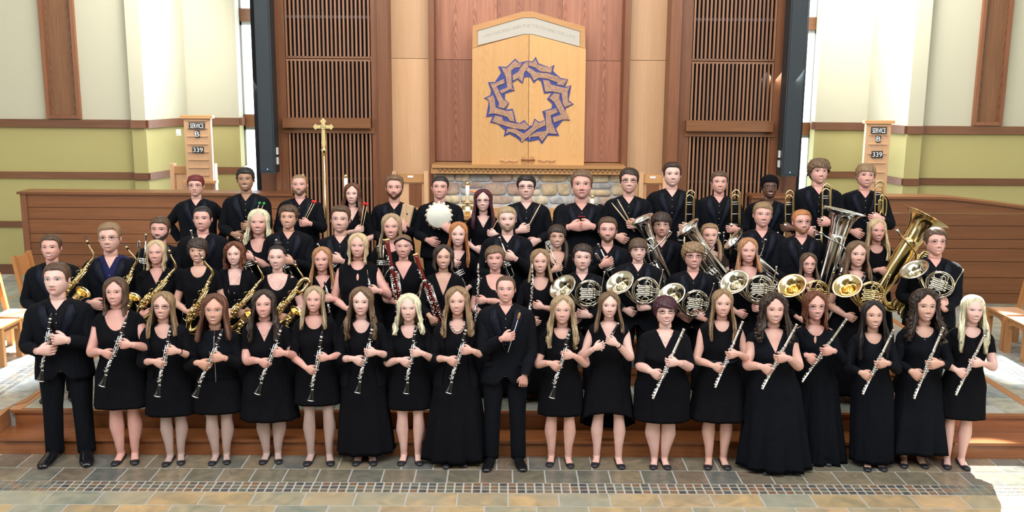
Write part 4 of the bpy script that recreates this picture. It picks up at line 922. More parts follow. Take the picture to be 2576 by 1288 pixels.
    # ---- arms ----
    ws=np.interp(-.04*k,Td[:,0],Td[:,1]); sleeve=fit.get('sleeve',1.0)
    Lu,Lf=.285*k,.245*k; hsz=(1.0 if sex=='M' else .90)*(h/.225)*.98
    arms=[]
    yi=Yr-max(.235,.10+.135*bw)
    for left in (0,1):
        sx=1 if left else -1
        S=np.array([hxl*.95+sx*(ws-.035*kw),.012,zs-.075*k]); hd=None
        for q in hands:
            if (q[0]=='r')==bool(left): hd=q
        if hd is not None:
            ang=hd[3] if len(hd)>3 else (178 if left else -38); dy=hd[4] if len(hd)>4 else 0.0; cur=hd[5] if len(hd)>5 else (26,42,26); nn=hd[6] if len(hd)>6 else None
            c=loc(at(hd[1],hd[2],yi-.03+dy)); a=math.radians(ang); f=np.array([math.cos(a),.10,math.sin(a)]); f/=np.linalg.norm(f)
            n=np.array([.0,1.,0.]) if nn is None else np.array(nn,float)
            wr=c-f*.068*hsz; draw=True
        else:
            wr=np.array([hxl+sx*(ws*.62),-.20-.1*(bw-1),zs-.40*k]); f=np.array([-sx*.8,-.1,-.35]); n=np.array([0,1.,0]); cur=(25,35,25); draw=True
            if fit.get('back'): wr=np.array([hxl+sx*(ws+.02),.10,zs-.50*k]); f=np.array([0,.2,-1.]); draw=False
        d=wr-S; D=np.linalg.norm(d); L1,L2=Lu,Lf
        if D>L1+L2-.012: q_=(D+.012)/(L1+L2); L1*=q_; L2*=q_
        if D<abs(L1-L2)+.02: L2=L1-.0
        dn=d/D; aa=(L1*L1-L2*L2+D*D)/(2*D); hh_=math.sqrt(max(L1*L1-aa*aa,1e-6))
        pole=np.array([sx*.75,.42,-1.0]); pole-=dn*(pole@dn); pole/=np.linalg.norm(pole); E=S+dn*aa+pole*hh_
        A0=S+np.array([-sx*.05*kw,0,.035*k]); fa=(wr-E)/np.linalg.norm(wr-E)
        pth=np.array([A0,S+np.array([sx*.004,0,-.002]),S*.5+E*.5+pole*.006,E,E*.5+wr*.5,wr]); cv=bez(pth,5)
        br=bw**.75*kw
        rad=np.array([.040,.052,.043,.037,.034,.0235])*br if sex=='F' else np.array([.045,.054,.046,.041,.036,.027])*br
        rad[5]=rad[5]/br*hsz if sex=='M' else min(rad[5],.027)
        tt=np.linspace(0,5,len(cv)); rr=np.interp(tt,range(6),rad)
        mb.tube(cv,rr,m_sk,12); arms.append((cv,rr,tt,E,wr,sx,f))
        if draw: hand(mb,wr,f,n,bool(left),hsz,m_sk,cur)
    # ---- legs ----
    trousers=fit['type']=='suit' or fit.get('trousers')
    hem=fit.get('hem','long'); zhip=zs-.56*k
    if feet: lf=[loc(p) for p in fp]; lf.sort(key=lambda p:p[0])
    else: lf=[np.array([-.10,-.02,.0]),np.array([.10,-.02,0])]
    legskin=HOSE if fit.get('hose') else m_sk
    showlegs=(not trousers) and row=='A' 
    if showlegs:
        for i,sx in enumerate((-1,1)):
            fx,fyy=lf[i][0],min(.1,max(-.25,lf[i][1]))+.05; hp=np.array([sx*.085*kw*bw**.5,.01,zhip-.03]); kn=np.array([fx*.55+hp[0]*.45,-.015+fyy*.5,.50*k]); an=np.array([fx,fyy+.02,.075])
            lb=bw**.8*kw
            P=bez([hp,hp*.45+kn*.55,kn,kn*.62+an*.38+np.array([sx*.008,.014,0]),kn*.25+an*.75,an,an-np.array([0,.0,.03])],4)
            r=np.interp(np.linspace(0,6,len(P)),range(7),[.070*lb,.068*lb,.050*lb,.060*lb,.040*lb**.8,.031,.034])
            if hem=='long': P,r=P[8:],r[8:]
            mb.tube(P,r,legskin,14)
    body=mb.build('body',root)
    kid=lambda m_,nm,lab=None,kind=None: m_.build(nm,root,kind,lab)
    if True:
        for i,sx in enumerate((-1,1)):
            q=MB(); 
            if trousers: shoe(q,lf[i][0],lf[i][1]+.03,sx*.22,1.08*h/.225,PATENT,'dress')
            elif fit.get('noshoe'): continue
            else: shoe(q,lf[i][0],min(.1,max(-.25,lf[i][1]))+.05,sx*.16,1.0*k/.95,fit.get('shoemat',SUEDE),'flat',legskin)
            kid(q,'shoe')
    if trousers:
        q=MB()
        for i,sx in enumerate((-1,1)):
            fx,fyy=lf[i][0],lf[i][1]+.06; hp=np.array([sx*.10*kw,.01,zhip+.06]); kn=np.array([(fx+hp[0])*.5,-.01+fyy*.4,.50*k]); an=np.array([fx,fyy,.06])
            P=bez([hp+np.array([-sx*.02,0,.08]),hp,hp*.5+kn*.5,kn,kn*.5+an*.5,an],5); r=np.interp(np.linspace(0,5,len(P)),range(6),[.10*kw,.112*kw*bw,.094*kw*bw**.8,.076*kw*bw**.6,.072*kw,.070*kw])
            q.tube(P,r,CL['suit'],14,True,1.0,(0,1,0))
        kid(q,'trousers')
    # ---- garments ----
    NC=56; aa_=np.linspace(-pi,pi,NC,endpoint=False)
    def ztop(kind,xo,depth,zside=.040,backz=.045):
        zlo=zs-depth*k; zhi=zs+zside*k; out=[]
        zz=np.linspace(zlo-.001,zhi,70)
        t=np.clip((zz-zlo)/(zhi-zlo),0,1)
        xl_={'v':xo*t,'scoop':xo*np.sqrt(np.clip(1-(1-t)**2,0,1)),'square':xo*np.clip(.80+.2*t,0,1)*(t>0),'crew':xo*np.sqrt(np.clip(1-(1-t)**2,0,1))}[kind]
        for a in aa_:
            if abs(a)>pi/2: out.append(zs+backz*k); continue
            P=tp(a,zz,.004); xx=np.abs(P[:,0]-shear(zz)); bad=np.nonzero(xx<xl_-1e-4)[0]
            bad=bad[zz[bad]>zlo]
            out.append(zz[bad[0]] if len(bad) else zhi)
        o=np.array(out); return o
    def wear(nm,off,zt,zb,mat,flare=0,rip=0,nr=9,rows_=26,ph_=0,hemf=None,lab=None):
        t=np.linspace(0,1,rows_)[:,None]; zb_=zb if hemf is None else zb+hemf(aa_)
        Z=zb_+(zt[None,:]-zb_)*t; A=np.broadcast_to(aa_[None,:],Z.shape); P=tp(A,Z,off,flare,rip,nr,ph_)
        # folded inner lip so the cloth has thickness at neck and hem
        Pi=tp(aa_,zt-.004,off-.012,flare,rip,nr,ph_); Pb=tp(aa_,(zb_ if np.ndim(zb_) else np.full(NC,zb_))+.004,off-.006,flare,rip,nr,ph_)
        q=MB(); q.grid(np.concatenate([[Pb],P,[Pi]]),mat,True); return kid(q,nm,lab)
    def sleeves(mat,frac,off,nm='sleeve',cuff=None,puff=0):
        for cv,rr,tt,E,wr,sx,f in arms:
            end=1.0+(4.0)*frac; sel=tt<=end+.01; c=cv[sel]; r=rr[sel]+off
            if frac>=.98: 
                c=np.vstack([c,cv[-1]+(cv[-1]-cv[-2])*.15]) ; r=np.append(r,r[-1]+.002)
                r[-4:]=np.maximum(r[-4:],r[-5]*.86) if sex=='M' else r[-4:]
            r=r.copy(); r[:3]+=.004
            # slight wrinkles
            r=r*(1+.025*np.sin(np.arange(len(r))*2.3)); q=MB(); q.tube(c,r,mat,14,False)
            e=tube_pts(c[-2:],[r[-1]-.006,r[-1]-.006],14)[1]; l=tube_pts(c[-2:],[r[-1],r[-1]],14)[1]; q.grid(np.array([l,e]),mat,True)
            kid(q,nm)
    ty=fit['type']
    def shirt(mat,neck=.05,stud=True):
        zt=ztop('v',.052*kw,neck,.049,.056); wear('shirt',.006,zt,zs-.55*k,mat,rows_=14)
        q=MB()
        for sx in (-1,1):   # collar leaves
            P=[]
            for j,t in enumerate(np.linspace(0,1,7)):
                a=(1-t)*2.3+.22*t; zz=zs+(.062-.040*t**2)*k; p0=tp(a*sx,zz,.010); p1=tp((a*.98+.10*t)*sx,zz-(.036+.030*t)*k,.020); mid=(p0+p1)/2+np.array([0,-.004,.004]); P.append([p0,mid,p1])
            q.grid(np.array(P),mat,False)
        kid(q,'collar')
        if stud:
            for j in range(4):
                z=zs-(.055+.075*j)*k; 
                if z<zs-.31*k: break
                q=MB(); q.sphere((hxl,front(0,z,.012)-.0,z),.0055,BTN,6,5); kid(q,'button')
    if ty=='suit':
        shirt(CL['navy'] if fit.get('navy') else CL['shirt'],fit.get('neck',.026))
        bz=.33; xo=.088*kw; zt=ztop('v',xo,bz,.043,.046); jb=zs-.66*k
        wear('jacket',.024,zt,jb,CL['suit'],flare=.03,rows_=24,hemf=lambda a: .10*np.exp(-(a/.16)**2))
        zlo,zhi=zs-bz*k,zs+.043*k
        for sx in (-1,1):
            q=MB(); zz=np.linspace(zlo-.0,zs+.032*k,18); t=(zz-zlo)/(zhi-zlo); xi=xo*t; lw=.066*kw*np.interp(t,[0,.06,.60,.78,.80,1],[.10,.30,1.15,1.22,1.0,.55])
            P=[]
            for z,x_,l in zip(zz,xi,lw):
                P.append([[sx*x_+shear(z),front(x_,z,.022),z],[sx*x_+shear(z),front(x_,z,.034),z],[sx*(x_+l)+shear(z),front(min(x_+l,ws*.97),z,.034),z],[sx*(x_+l)+shear(z),front(min(x_+l,ws*.97),z,.022),z]])
            q.grid(np.array(P),CL['satin'],False); kid(q,'lapel')
        sleeves(CL['suit'],1.0,.017)
        q=MB(); q.sphere((hxl,front(0,zlo-.02,.030),zlo-.02),.010,CL['satin'],8,5); kid(q,'button')
        if fit.get('pocket'):
            for sx in (-1,1):
                q=MB(); z=zs-.46*k; q.box((hxl+sx*.13-.06,front(.13,z,.034),z-.02),(hxl+sx*.13+.06,front(.13,z,.034)+.02,z+.02),CL['suit']); kid(q,'pocket_flap')
    else:
        nk=fit.get('neckline',('scoop',.09,.10)); mat=CL[fit.get('mat','knit')]
        zt=ztop(nk[0],nk[1]*kw,nk[2],fit.get('side',.048)*.75,.045)
        zh=None
        if hem=='long': zb=.035 if row=='A' else .10
        elif isinstance(hem,(int,float)): zb=at(hx if not feet else (feet[0][0]+feet[1][0])/2,hem,Yr-.12).z-zf
        else: zb=.5
        if fit.get('trousers'): wear('blouse',.010,zt,zs-.60*k,mat,rows_=22)
        else:
            hf=None
            if fit.get('highlow'): hf=lambda a: -.26*(1-np.cos(a))/2
            wear('dress',.010,zt,zb,mat,flare=fit.get('flare',.07),rip=fit.get('rip',.05),nr=fit.get('nr',9),rows_=34,ph_=rs.uniform(0,6),hemf=hf)
        if fit.get('belt'):
            q=MB(); P=np.array([tp(aa_,zs-.33*k,.012),tp(aa_,zs-.33*k,.017),tp(aa_,zs-.37*k,.017),tp(aa_,zs-.37*k,.012)]); q.grid(P,CL['satin'],True); kid(q,'sash')
        if fit.get('layer'):   # open cardigan or blazer over the dress
            kind,zb2=fit['layer']; q=MB()
            a2=np.linspace(.42,2*pi-.42,44); tz=np.linspace(0,1,20)
            P=[]
            for t in tz:
                z=zs-zb2*k+(zs+.055*k-(zs-zb2*k))*t; ex=.16*t; a3=.62+(2*pi-1.24)*np.linspace(0,1,44) if kind!='zip' else .02+(2*pi-.04)*np.linspace(0,1,44)
                P.append(tp(np.mod(a3+pi,2*pi)-pi,z+0*a3,.022,.03))
            q.grid(np.array(P),CL['suit'],False); Pi=np.array(P); 
            for e_,dx in ((0,1),(-1,-1)): q.grid(np.stack([Pi[:,e_],Pi[:,e_]+np.array([0,.02,0])],1),CL['suit'],False)
            kid(q,{'cardigan':'cardigan','blazer':'blazer','zip':'zip_jacket'}[kind])
        if sleeve>0: sleeves(CL['lace'] if fit.get('lace') else mat,sleeve,.009 if not fit.get('layer') else .016)
        else:
            q=MB()   # narrow armhole binding on a sleeveless dress
            for cv,rr,tt,E,wr,sx,f in arms: q.tube(cv[:4],rr[:4]+.003,mat,14,False)
            kid(q,'shoulder_strap')
        if fit.get('collar'):
            q=MB()
            for sx in (-1,1):
                P=[]
                for t in np.linspace(0,1,7):
                    a=(1-t)*2.2+.42*t; zz=zs+(.060-.060*t**2)*k; p0=tp(a*sx,zz,.012); p1=tp((a+.16*t)*sx,zz-(.035+.02*t)*k,.022); P.append([p0,p1])
                q.grid(np.array(P),mat,False)
            kid(q,'collar')
        if fit.get('cutout'):  # keyhole or cutouts showing skin
            q=MB(); z0=zs+(fit['cutout'])*k; a=np.linspace(0,2*pi,12,endpoint=False)
            q.add([(hxl+.010*math.cos(t),front(0,z0+.03*math.sin(t),.0125),z0+.03*math.sin(t)) for t in a]+[(hxl+.012*math.cos(t),front(0,z0+.032*math.sin(t),.011),z0+.032*math.sin(t)) for t in a],[tuple(range(11,-1,-1))]+[(i,(i+1)%12,12+(i+1)%12,12+i) for i in range(12)],m_sk); kid(q,'keyhole')
        if fit.get('studs'):
            for j in range(4):
                z=zs-(.12+.085*j)*k; q=MB(); q.sphere((hxl,front(0,z,.013),z),.006,BTN,6,5); kid(q,'button')
    # ---- hair ----
    hair_mesh(root,hair,hxf,rn,sex,rs)
    if beard:
        q=MB(); a=np.linspace(-1.45,1.45,29); zl=np.interp(np.abs(a),[0,.22,.40,.8,1.25,1.45],[.125,.135,.20,.27,.44,.50]); zbm=np.interp(np.abs(a),[0,.5,1.45],[-.005,.0,.22]); P=[]
        for t in np.linspace(0,1,9):
            z=zbm+(zl-zbm)*t; ww=hw(z,1)*Fc.jaw(z); off=.016*math.sin(pi*min(1,t*.8+.2))*beard[1]+.002; x_=(ww+off)*np.sin(a); y_=-(hw(z,2)+off)*np.cos(a)-fdisp(x_,z,Fc)*np.clip(np.cos(a)*2,0,1); P.append(np.stack([x_,y_,z],-1))
        if beard[1]>.5: 
            P=[P[0]*np.array([.9,.85,1])+np.array([0,0,-.012])]+P
        q.grid(hxf(np.array(P)),BROW(beard[0]) if beard[1]<.8 else hairmat(beard[0]),False)
        u=np.linspace(-1,1,11); xs=u*.15; zt_=.268-.05*u**2; 
        P=[np.stack([xs,fy(xs,zz,Fc,.013),zz],-1) for zz in (zt_,zt_-.018,zt_-.03+.012*np.abs(u))]; q.grid(hxf(np.array(P)),BROW(beard[0]),False)
        kid(q,'beard')
    if glasses:
        q=MB(); m_=RIM if glasses=='dark' else RIMM; r=.011 if glasses=='dark' else .007
        for sx in (-1,1):
            t=np.linspace(0,2*pi,17); x_=sx*.148+.098*np.sign(np.cos(t))*np.abs(np.cos(t))**.7; z_=.495+.058*np.sign(np.sin(t))*np.abs(np.sin(t))**.75
            yb=fy(np.array([.15]),np.array([.5]),Fc)[0]-.055; y_=yb+.35*np.clip(np.abs(x_)-.1,0,1)**1.5+0*t
            q.tube(hxf(np.stack([x_,y_,z_],-1)),r*h,m_,5,False)
            q.tube(hxf(np.array([(sx*.245,yb+.025,.52),(sx*.335,-.12,.52),(sx*.36,.03,.50)])),r*h*.8,m_,5)
        yb=yb; q.tube(hxf(np.array([(-.052,yb,.51),(0,yb-.01,.522),(.052,yb,.51)])),r*h*.9,m_,5); kid(q,'glasses','dark rimmed glasses' if glasses=='dark' else 'thin metal rimmed glasses')
    for ex in extra:
        q=MB()
        if ex=='beanie':
            continue
        if ex=='headband':
            a=np.linspace(-2.0,2.0,24); P=[]
            for dz,o in ((0,.02),(.0,.052),(.06,.052),(.06,.02)): 
                z=.80+dz+.10*np.cos(a); z=np.interp(np.abs(a),[0,1.5,2.0],[.86,.62,.5])+dz; x_=(hw(z,1)+o)*np.sin(a); y_=np.where(np.cos(a)>0,-(hw(z,2)+o)*np.cos(a),-(hw(z,3)+o)*np.cos(a)); P.append(np.stack([x_,y_,z],-1))
            q.grid(hxf(np.array(P)),CL['suit'],False); kid(q,'headband','black headband')
        if ex=='earrings':
            for sx in (-1,1): q=MB(); p=hxf(np.array([sx*.375,-.01,.36])); q.sphere(p,.0075,PEARL,8,6); kid(q,'earring')
        if ex=='chain' or ex=='longchain':
            dd=.085 if ex=='chain' else .13; t=np.linspace(-1,1,17); x_=t*.062*kw; z=zs+(.025-dd*(1-t**2))*k-.0; P=np.stack([x_+shear(z),front(x_,z,.004),z],-1); q.tube(P,.0012,M['silver'],4); q.sphere(P[8]+np.array([0,-.003,-.006]),.006,M['silver'],8,6); kid(q,'necklace','thin silver chain with a small pendant')
        if ex=='beads':
            for t in np.linspace(-1,1,11): x_=t*.075*kw; z=zs+(.022-.085*(1-t**2))*k; q.sphere((x_+shear(z),front(x_,z,.012),z),.0135,BEAD,10,7)
            kid(q,'necklace','chunky black bead necklace')
        if ex=='statement':
            for t in np.linspace(-1,1,11): x_=t*.068*kw; z=zs+(.022-.08*(1-t**2))*k; q.sphere((x_+shear(z),front(x_,z,.006),z),(.010,.004,.010),M['silver'],8,5)
            kid(q,'necklace','silver disc bib necklace')
        if ex=='zipper':
            zz=np.linspace(zs-.5*k,zs+.03*k,12); q.tube(np.stack([0*zz+shear(zz),front(0*zz,zz,.025),zz],-1),.003,M['silver'],4); kid(q,'zipper')
        if ex=='wristband' or ex=='watch':
            cv,rr,tt,E,wr,sx,f=arms[1]; c=cv[-2]; q.tube([c-(cv[-1]-cv[-2])*.2,c+(cv[-1]-cv[-2])*.2],rr[-2]+.003,CL['suit'],12); kid(q,'wristband')
        if ex=='phone':
            z=zs-.10*k; q.box((hxl-.045,front(0,z,.016)-.004,z-.0),(hxl+.045,front(0,z,.016)+.004,z+.006),plain('red_edge',(.5,.03,.05),.4)); kid(q,'pocket_edge','thin red edge of a shirt pocket item')
        if ex=='ring':
            continue
    PERSONS[pid]=dict(root=root,Yr=Yr,yi=yi,label=label,h=h,zs=zs,zf=zf)
    return root
BR_={}
def BROW(c):
    if c not in BR_:
        k=HC[c]; BR_[c]=plain('brow_'+c,tuple(min(.5,v*.75+.012) for v in k),.7)
    return BR_[c]
def vmesh(name,P,UV,mat,root,close=True,lab=None):
    n,m=P.shape[:2]; mb=MB(); mb.grid(P,mat,close); o=mb.build(name,root,None,lab); me=o.data; u=me.uv_layers.new(name='UVMap')
    vi=np.empty(len(me.loops),int); me.loops.foreach_get('vertex_index',vi); u.data.foreach_set('uv',UV.reshape(-1,2)[vi].ravel()); return o
# style: (th, top, hairline front, bangs, length z or None, face azimuth deg, wave, wavefreq, curl, side part asym)
ST={'short':(.035,.06,.80,0,None,0,0,0,.010,.25),'crop':(.022,.028,.80,0,None,0,0,0,.004,.0),'buzz':(.012,.012,.82,0,None,0,0,0,.002,0),
 'swept':(.045,.075,.74,.05,None,0,0,0,.014,.6),'shag':(.07,.085,.66,.1,None,0,0,0,.018,.5),'curlyshort':(.06,.09,.76,0,None,0,0,0,.034,.2),'mop':(.085,.10,.66,.08,None,0,0,0,.040,.3),
 'bangsboy':(.06,.075,.625,.1,None,0,0,0,.012,.1),'quiff':(.028,.10,.82,0,None,0,0,0,.012,.3),'receding':(.022,.03,.86,0,None,0,0,0,.004,.1),
 'beanie':(.05,.10,.72,.1,None,0,0,0,.002,0),'pixie':(.07,.085,.64,.1,None,0,0,0,.024,.9),'straight':(.08,.085,.88,0,-1.0,56,.0,0,.006,.35),'wavy':(.105,.095,.88,0,-1.0,55,.045,1.6,.014,.35),'curly':(.155,.12,.87,0,-.7,58,.045,3.0,.045,.3),
 'bob':(.10,.07,.86,0,-.02,55,.01,1,.008,.5),'back':(.025,.04,.86,0,None,0,0,0,.006,.1),'fringe':(.06,.07,.66,.1,None,0,0,0,.012,.5)}
def hair_mesh(root,hair,hxf,rn,sex,rs):
    style,col=hair[0],hair[1]; o=hair[2] if len(hair)>2 else {}
    if style=='none': return
    th,topv,hf,bang,ln,af,wv,wf,curl,asym=ST[style]; th=o.get('th',th); ln=o.get('len',ln); topv=o.get('top',topv); hf=o.get('hf',hf); asym=o.get('asym',asym); wv=o.get('wave',wv); curl=o.get('curl',curl); af=o.get('af',af)
    mat=hairmat(col) if style!='beanie' else CL['knit']; NA=96 if ln is not None else 72; a=np.linspace(-pi,pi,NA,endpoint=False); d=np.degrees(np.abs(a)); sgn=np.sign(a)
    side=.60 if sex=='F' and ln is None and style not in('pixie','fringe') else .40
    zs_=np.interp(d,[0,30,50,60,70,80,90,104,125,150,180],[hf,hf-.0,hf-.05,min(hf-.12,.64),side+.06,side,.575,.55,.30,.16,.13])
    if style in ('mop','shag','bangsboy','curlyshort') : zs_=np.interp(d,[0,30,50,62,72,90,110,130,180],[hf,hf-.01,hf-.03,.56,.42,.44,.38,.20,.06])
    if style=='pixie': zs_=np.interp(d,[0,30,50,62,72,90,110,130,180],[hf,hf,hf-.03,.54,.34,.34,.28,.16,.06])
    if ln is not None and hf>.8:
        sh=np.degrees(a)+asym*16*(1 if o.get('flip',0) else -1); zs_=np.where(d<80,np.interp(np.abs(sh),[0,10,22,36,50,62],[.915,.895,.83,.74,.63,.54]),zs_)
    # sweep: one side of the fringe lower than the other
    front=np.exp(-(np.degrees(a)/48)**2); zs_=zs_+asym*.055*np.sin(np.clip(a*1.6,-pi/2,pi/2))*front*(1 if o.get('flip',0) else -1)*(1 if hf<.8 else .75)
    nz=rn.rand(NA); nz=(nz+np.roll(nz,1)+np.roll(nz,2))/3-.5
    jag=.028 if hf<.8 else .006; zs_=zs_+jag*nz*(d<150)
    NR=18 if ln is None else 34
    t=np.linspace(0,1,NR)[:,None]
    if ln is None: Z=1.0-(1.0-zs_[None,:])*t**1.25
    else:
        tip=ln+.16*nz+(.10 if curl>.03 else 0)*np.sin(a*9)
        w8=sstep(af-6,af+8,d+4*nz); zl=zs_*(1-w8)+tip*w8
        t1=np.clip(t/.42,0,1)**1.25; t2=np.clip((t-.42)/.58,0,1); zm=np.maximum(.45,zs_)[None,:]; longc=(w8>.5)[None,:]
        Z=np.where(longc,1-(1-.45)*t1-(.45-zl[None,:])*t2,1-(1-zs_[None,:])*t**1.25)
    A=np.broadcast_to(a[None,:],Z.shape); Tt=np.broadcast_to(t,Z.shape); D=np.degrees(np.abs(A))
    Zc=np.clip(Z,.50 if ln is not None else .05,1); w=hw(Zc,1); f=hw(Zc,2); b=hw(Zc,3)
    if ln is None: w=np.where(Z<.5,np.maximum(w,hw(.5,1)*.86),w); b=np.where(Z<.5,np.maximum(b,.30),b)
    thick=th+(topv-th)*sstep(.62,.95,Z)
    if ln is None: endt=1-.75*sstep(.80,1,Tt)*(0.35 if bang else 1) ; thick=thick*endt
    else:
        nl=~np.broadcast_to(longc,Z.shape); thick=np.where(nl,thick*(1-.96*sstep(.70,1,Tt)*(0.2 if bang else 1)),thick)
    thick=thick*np.where(D<40,1.0,1.0)
    ph=(rn.rand(16)*6.28); ridge=sum(np.sin(A*kf+ph[i]+Z*1.3)/ (1+.12*i) for i,kf in enumerate((17,29,41)))/3
    thick=thick+ .010*ridge*(1 if ln is None else 1.25)*sstep(0,.25,Tt)
    if curl: thick=thick+curl*(np.sin(A*13+Z*21+ph[4])*np.sin(Z*27-A*7+ph[5])+.6*np.sin(A*31+Z*40+ph[6]))*sstep(.02,.3,Tt)
    nz_=sstep(.55,1.03,Z); nr_=np.sqrt(1-nz_**2); x=(w+thick*nr_)*np.sin(A); cf=np.cos(A); y=np.where(cf>0,-(f+thick*nr_)*cf,-(b+thick*nr_)*cf); z=Z+thick*nz_
    if ln is not None:
        L=longc*np.clip(.45-Z,0,3); below=L>0; g=sstep(0,.85,L)
        fr=sstep(115,80,D); yt=np.where(D<115,-.52-.10*g,.42); y=np.where(below,y*(1-g*fr)+yt*g*fr if True else y,y)
        bw_=1+o.get('flare',.22)*g-.10*g*(L>1.1); x=np.where(below,x*bw_+np.sign(A)*.02*g,x)
        # chin-length styles curve inwards
        if ln>-.3: x=np.where(below,x*(1-.28*sstep(.25,.5,L)),x); y=np.where(below&(D<110),-.05+(y+.05)*.9,y)
        cl=np.round(A*4.2)/4.2; phs=np.sin(cl*7.3+ph[7])*2.2
        if wv: x=x+np.where(below,wv*np.sin(L*wf*2*pi+phs)*sstep(0,.4,L),0); y=y+np.where(below,wv*.8*np.cos(L*wf*2*pi+phs*1.3)*sstep(0,.4,L),0)
        x=x+np.where(below,.018*np.sin(A*23+ph[8])*g,0)
    P=np.stack([x,y,z],-1); cap=np.array([[0,.06,1.0+topv*.98]]); P[0]=P[0]*np.array([.3,.3,1])+np.array([0,.03,.004]); 
    UV=np.stack([A/(2*pi),Z],-1)
    if ln is not None:
        In=P[::-1].copy(); In[...,0]*=np.where(In[...,2]<.5,.84,.95); In[...,1]=np.where(In[...,2]<.5,In[...,1]*.88,In[...,1]*.95); In[...,2]-=.03*(In[...,2]>.8)
        keep=In[:26]; P=np.concatenate([P,keep]); UV=np.concatenate([UV,UV[::-1][:26]])
    else:
        rim=P[-1].copy(); rim[...,0]*=.93; rim[...,1]*=.93; P=np.concatenate([P,[rim]]); UV=np.concatenate([UV,UV[-1:]])
    vmesh('hair' if style!='beanie' else 'beanie',hxf(P),UV,mat,root)
    if o.get('bun') or o.get('pony'):
        q=MB(); n=14; A2,T2=np.meshgrid(np.linspace(0,2*pi,16,endpoint=False),np.linspace(.05,pi-.05,9)); r=.15*(1+.06*np.sin(A2*6+T2*5))
        c=np.array([0.0,.30,1.08]) if o.get('bun') else np.array([.30,.18,.30])
        if o.get('bun'): Pb=np.stack([c[0]+r*np.sin(T2)*np.cos(A2)*1.15,c[1]+r*np.sin(T2)*np.sin(A2),c[2]+r*np.cos(T2)*.85],-1); vmesh('hair_bun',hxf(Pb),np.stack([A2/6.28*.3,T2/3],-1),mat,root)
        else:
            s=np.linspace(0,1,12); sd=o.get('pony'); ctr=bez(np.array([(sd*.22,.15,.45),(sd*.40,.0,.15),(sd*.42,-.38,-.35),(sd*.36,-.52,-.85)]),4); rr=np.interp(np.linspace(0,1,len(ctr)),[0,.2,.7,1],[.07,.10,.09,.02]); Pb=tube_pts(ctr,rr,12); Pb+=.012*np.sin(np.arange(12)*2.1)[None,:,None]
            A3,T3=np.meshgrid(np.linspace(0,.2,12),np.linspace(0,1,len(ctr))); vmesh('side_lock',hxf(Pb),np.stack([A3,T3],-1),mat,root)
# ================= INSTRUMENTS =================
EBONY=plain('ebony_wood',(.010,.009,.010),.16); MOUTHP=plain('black_mouthpiece',(.012,.012,.014),.12); MAHOG=plain('polished_red_maple',(.14,.012,.010),.14); IVORY=plain('ivory_ring',(.78,.52,.22),.3)
SKINH=plain('drum_skin',(.80,.80,.70),.5,mix=(.72,.72,.62),mscale=14); PALEW=wood('pale_drumstick_wood',(.72,.56,.33),(.60,.44,.24),'Z',2,.45); REDY=plain('red_yarn',(.65,.03,.03),.8,bump=.5,bscale=300); GREENY=plain('green_yarn',(.05,.32,.08),.8,bump=.5,bscale=300); CLAP=wood('clapper_wood',(.60,.42,.26),(.44,.28,.15),'Z',2.2,.5)
CORK=plain('cork_grip',(.40,.20,.08),.7); SV=M['silver']; GD=M['gold']; NK=M['nickel']; CP=M['copper']; WHITEP=plain('white_shaft',(.85,.85,.85),.4)
PR={}
def keys(mb,mat,z0,z1,R,n,side=-1,rods=2,r=.008,seed=1,ax=0,ay=0):
    """cups, posts and long rods standing off a tube"""
    rs=random.Random(seed)
    for i in range(rods):
        a=-pi/2+side*(.5+.55*i); x,y=ax+(R+.006)*math.cos(a),ay+(R+.006)*math.sin(a); mb.tube([(x,y,z0+.01*i),(x,y,z1-.02*i)],.0022*r/.008+.0006,mat,5)
    for i in range(n):
        z=z0+(z1-z0)*(i+.5)/n; a=-pi/2+rs.uniform(-.5,.5)+(side*.7 if i%3==0 else 0); c=np.array([ax+(R+r*.3)*math.cos(a),ay+(R+r*.3)*math.sin(a),z]); d=np.array([math.cos(a),math.sin(a),0]); rr=r*rs.uniform(.75,1.15)
        mb.tube([c,c+d*r*.55],rr,mat,9,True,1.0,(0,0,1))
        if i%2==0: mb.tube([c+d*r*.5,c+np.array([side*R*.9+side*.008,.002,.012])],r*.22,mat,4)
def shape(name,f):
    if name not in PR: PR[name]=f()
    return PR[name]
def P_(name,mb,label=None):
    me=bpy.data.meshes.new(name); me.from_pydata(np.concatenate(mb.v).tolist(),[],mb.f)
    for m_ in mb.mats: me.materials.append(m_)
    me.polygons.foreach_set('material_index',mb.m); me.polygons.foreach_set('use_smooth',mb.sm); me.update(); return (name,me,label)
THICK={'bassoon':1.32,'flute':1.3,'alto_saxophone':1.28,'tenor_saxophone':1.28,'baritone_saxophone':1.45,'tuba':1.22,'bass_clarinet':1.15,'oboe':1.2,'trumpet':1.12,'clarinet':1.05}
def place(name,proto,pt,pb,Y,L,label,cat,group=None,roll=0.0,dyt=0.0,dyb=0.0,flip=False,uni=None):
    """stand a prototype (its axis along z, length L) between two places seen in the photograph"""
    a,b=at(*pb,Y+dyb),at(*pt,Y+dyt); z=(b-a); s=z.length/L if uni is None else uni; z.normalize(); y=Vector((0,1,0)); y=(y-z*y.dot(z)).normalized(); x=y.cross(z)
    if flip: x=-x
    R=Matrix((x,y,z)).transposed()
    R=R@Matrix.Rotation(roll,3,'Z'); t=empty(name,(0,0,0),label,cat,group); t.matrix_world=Matrix.Translation(a)@R.to_4x4()@Matrix.Diagonal((s*THICK.get(name,1),s*THICK.get(name,1),s,1))
    for n,me,lab in proto: link(n,me,t,'stuff' if n=='keywork' else None,lab)
    return t
def lathez(mb,prof,mat,n=14,c=(0,0,0)): lathe(mb,c,prof,mat,n)
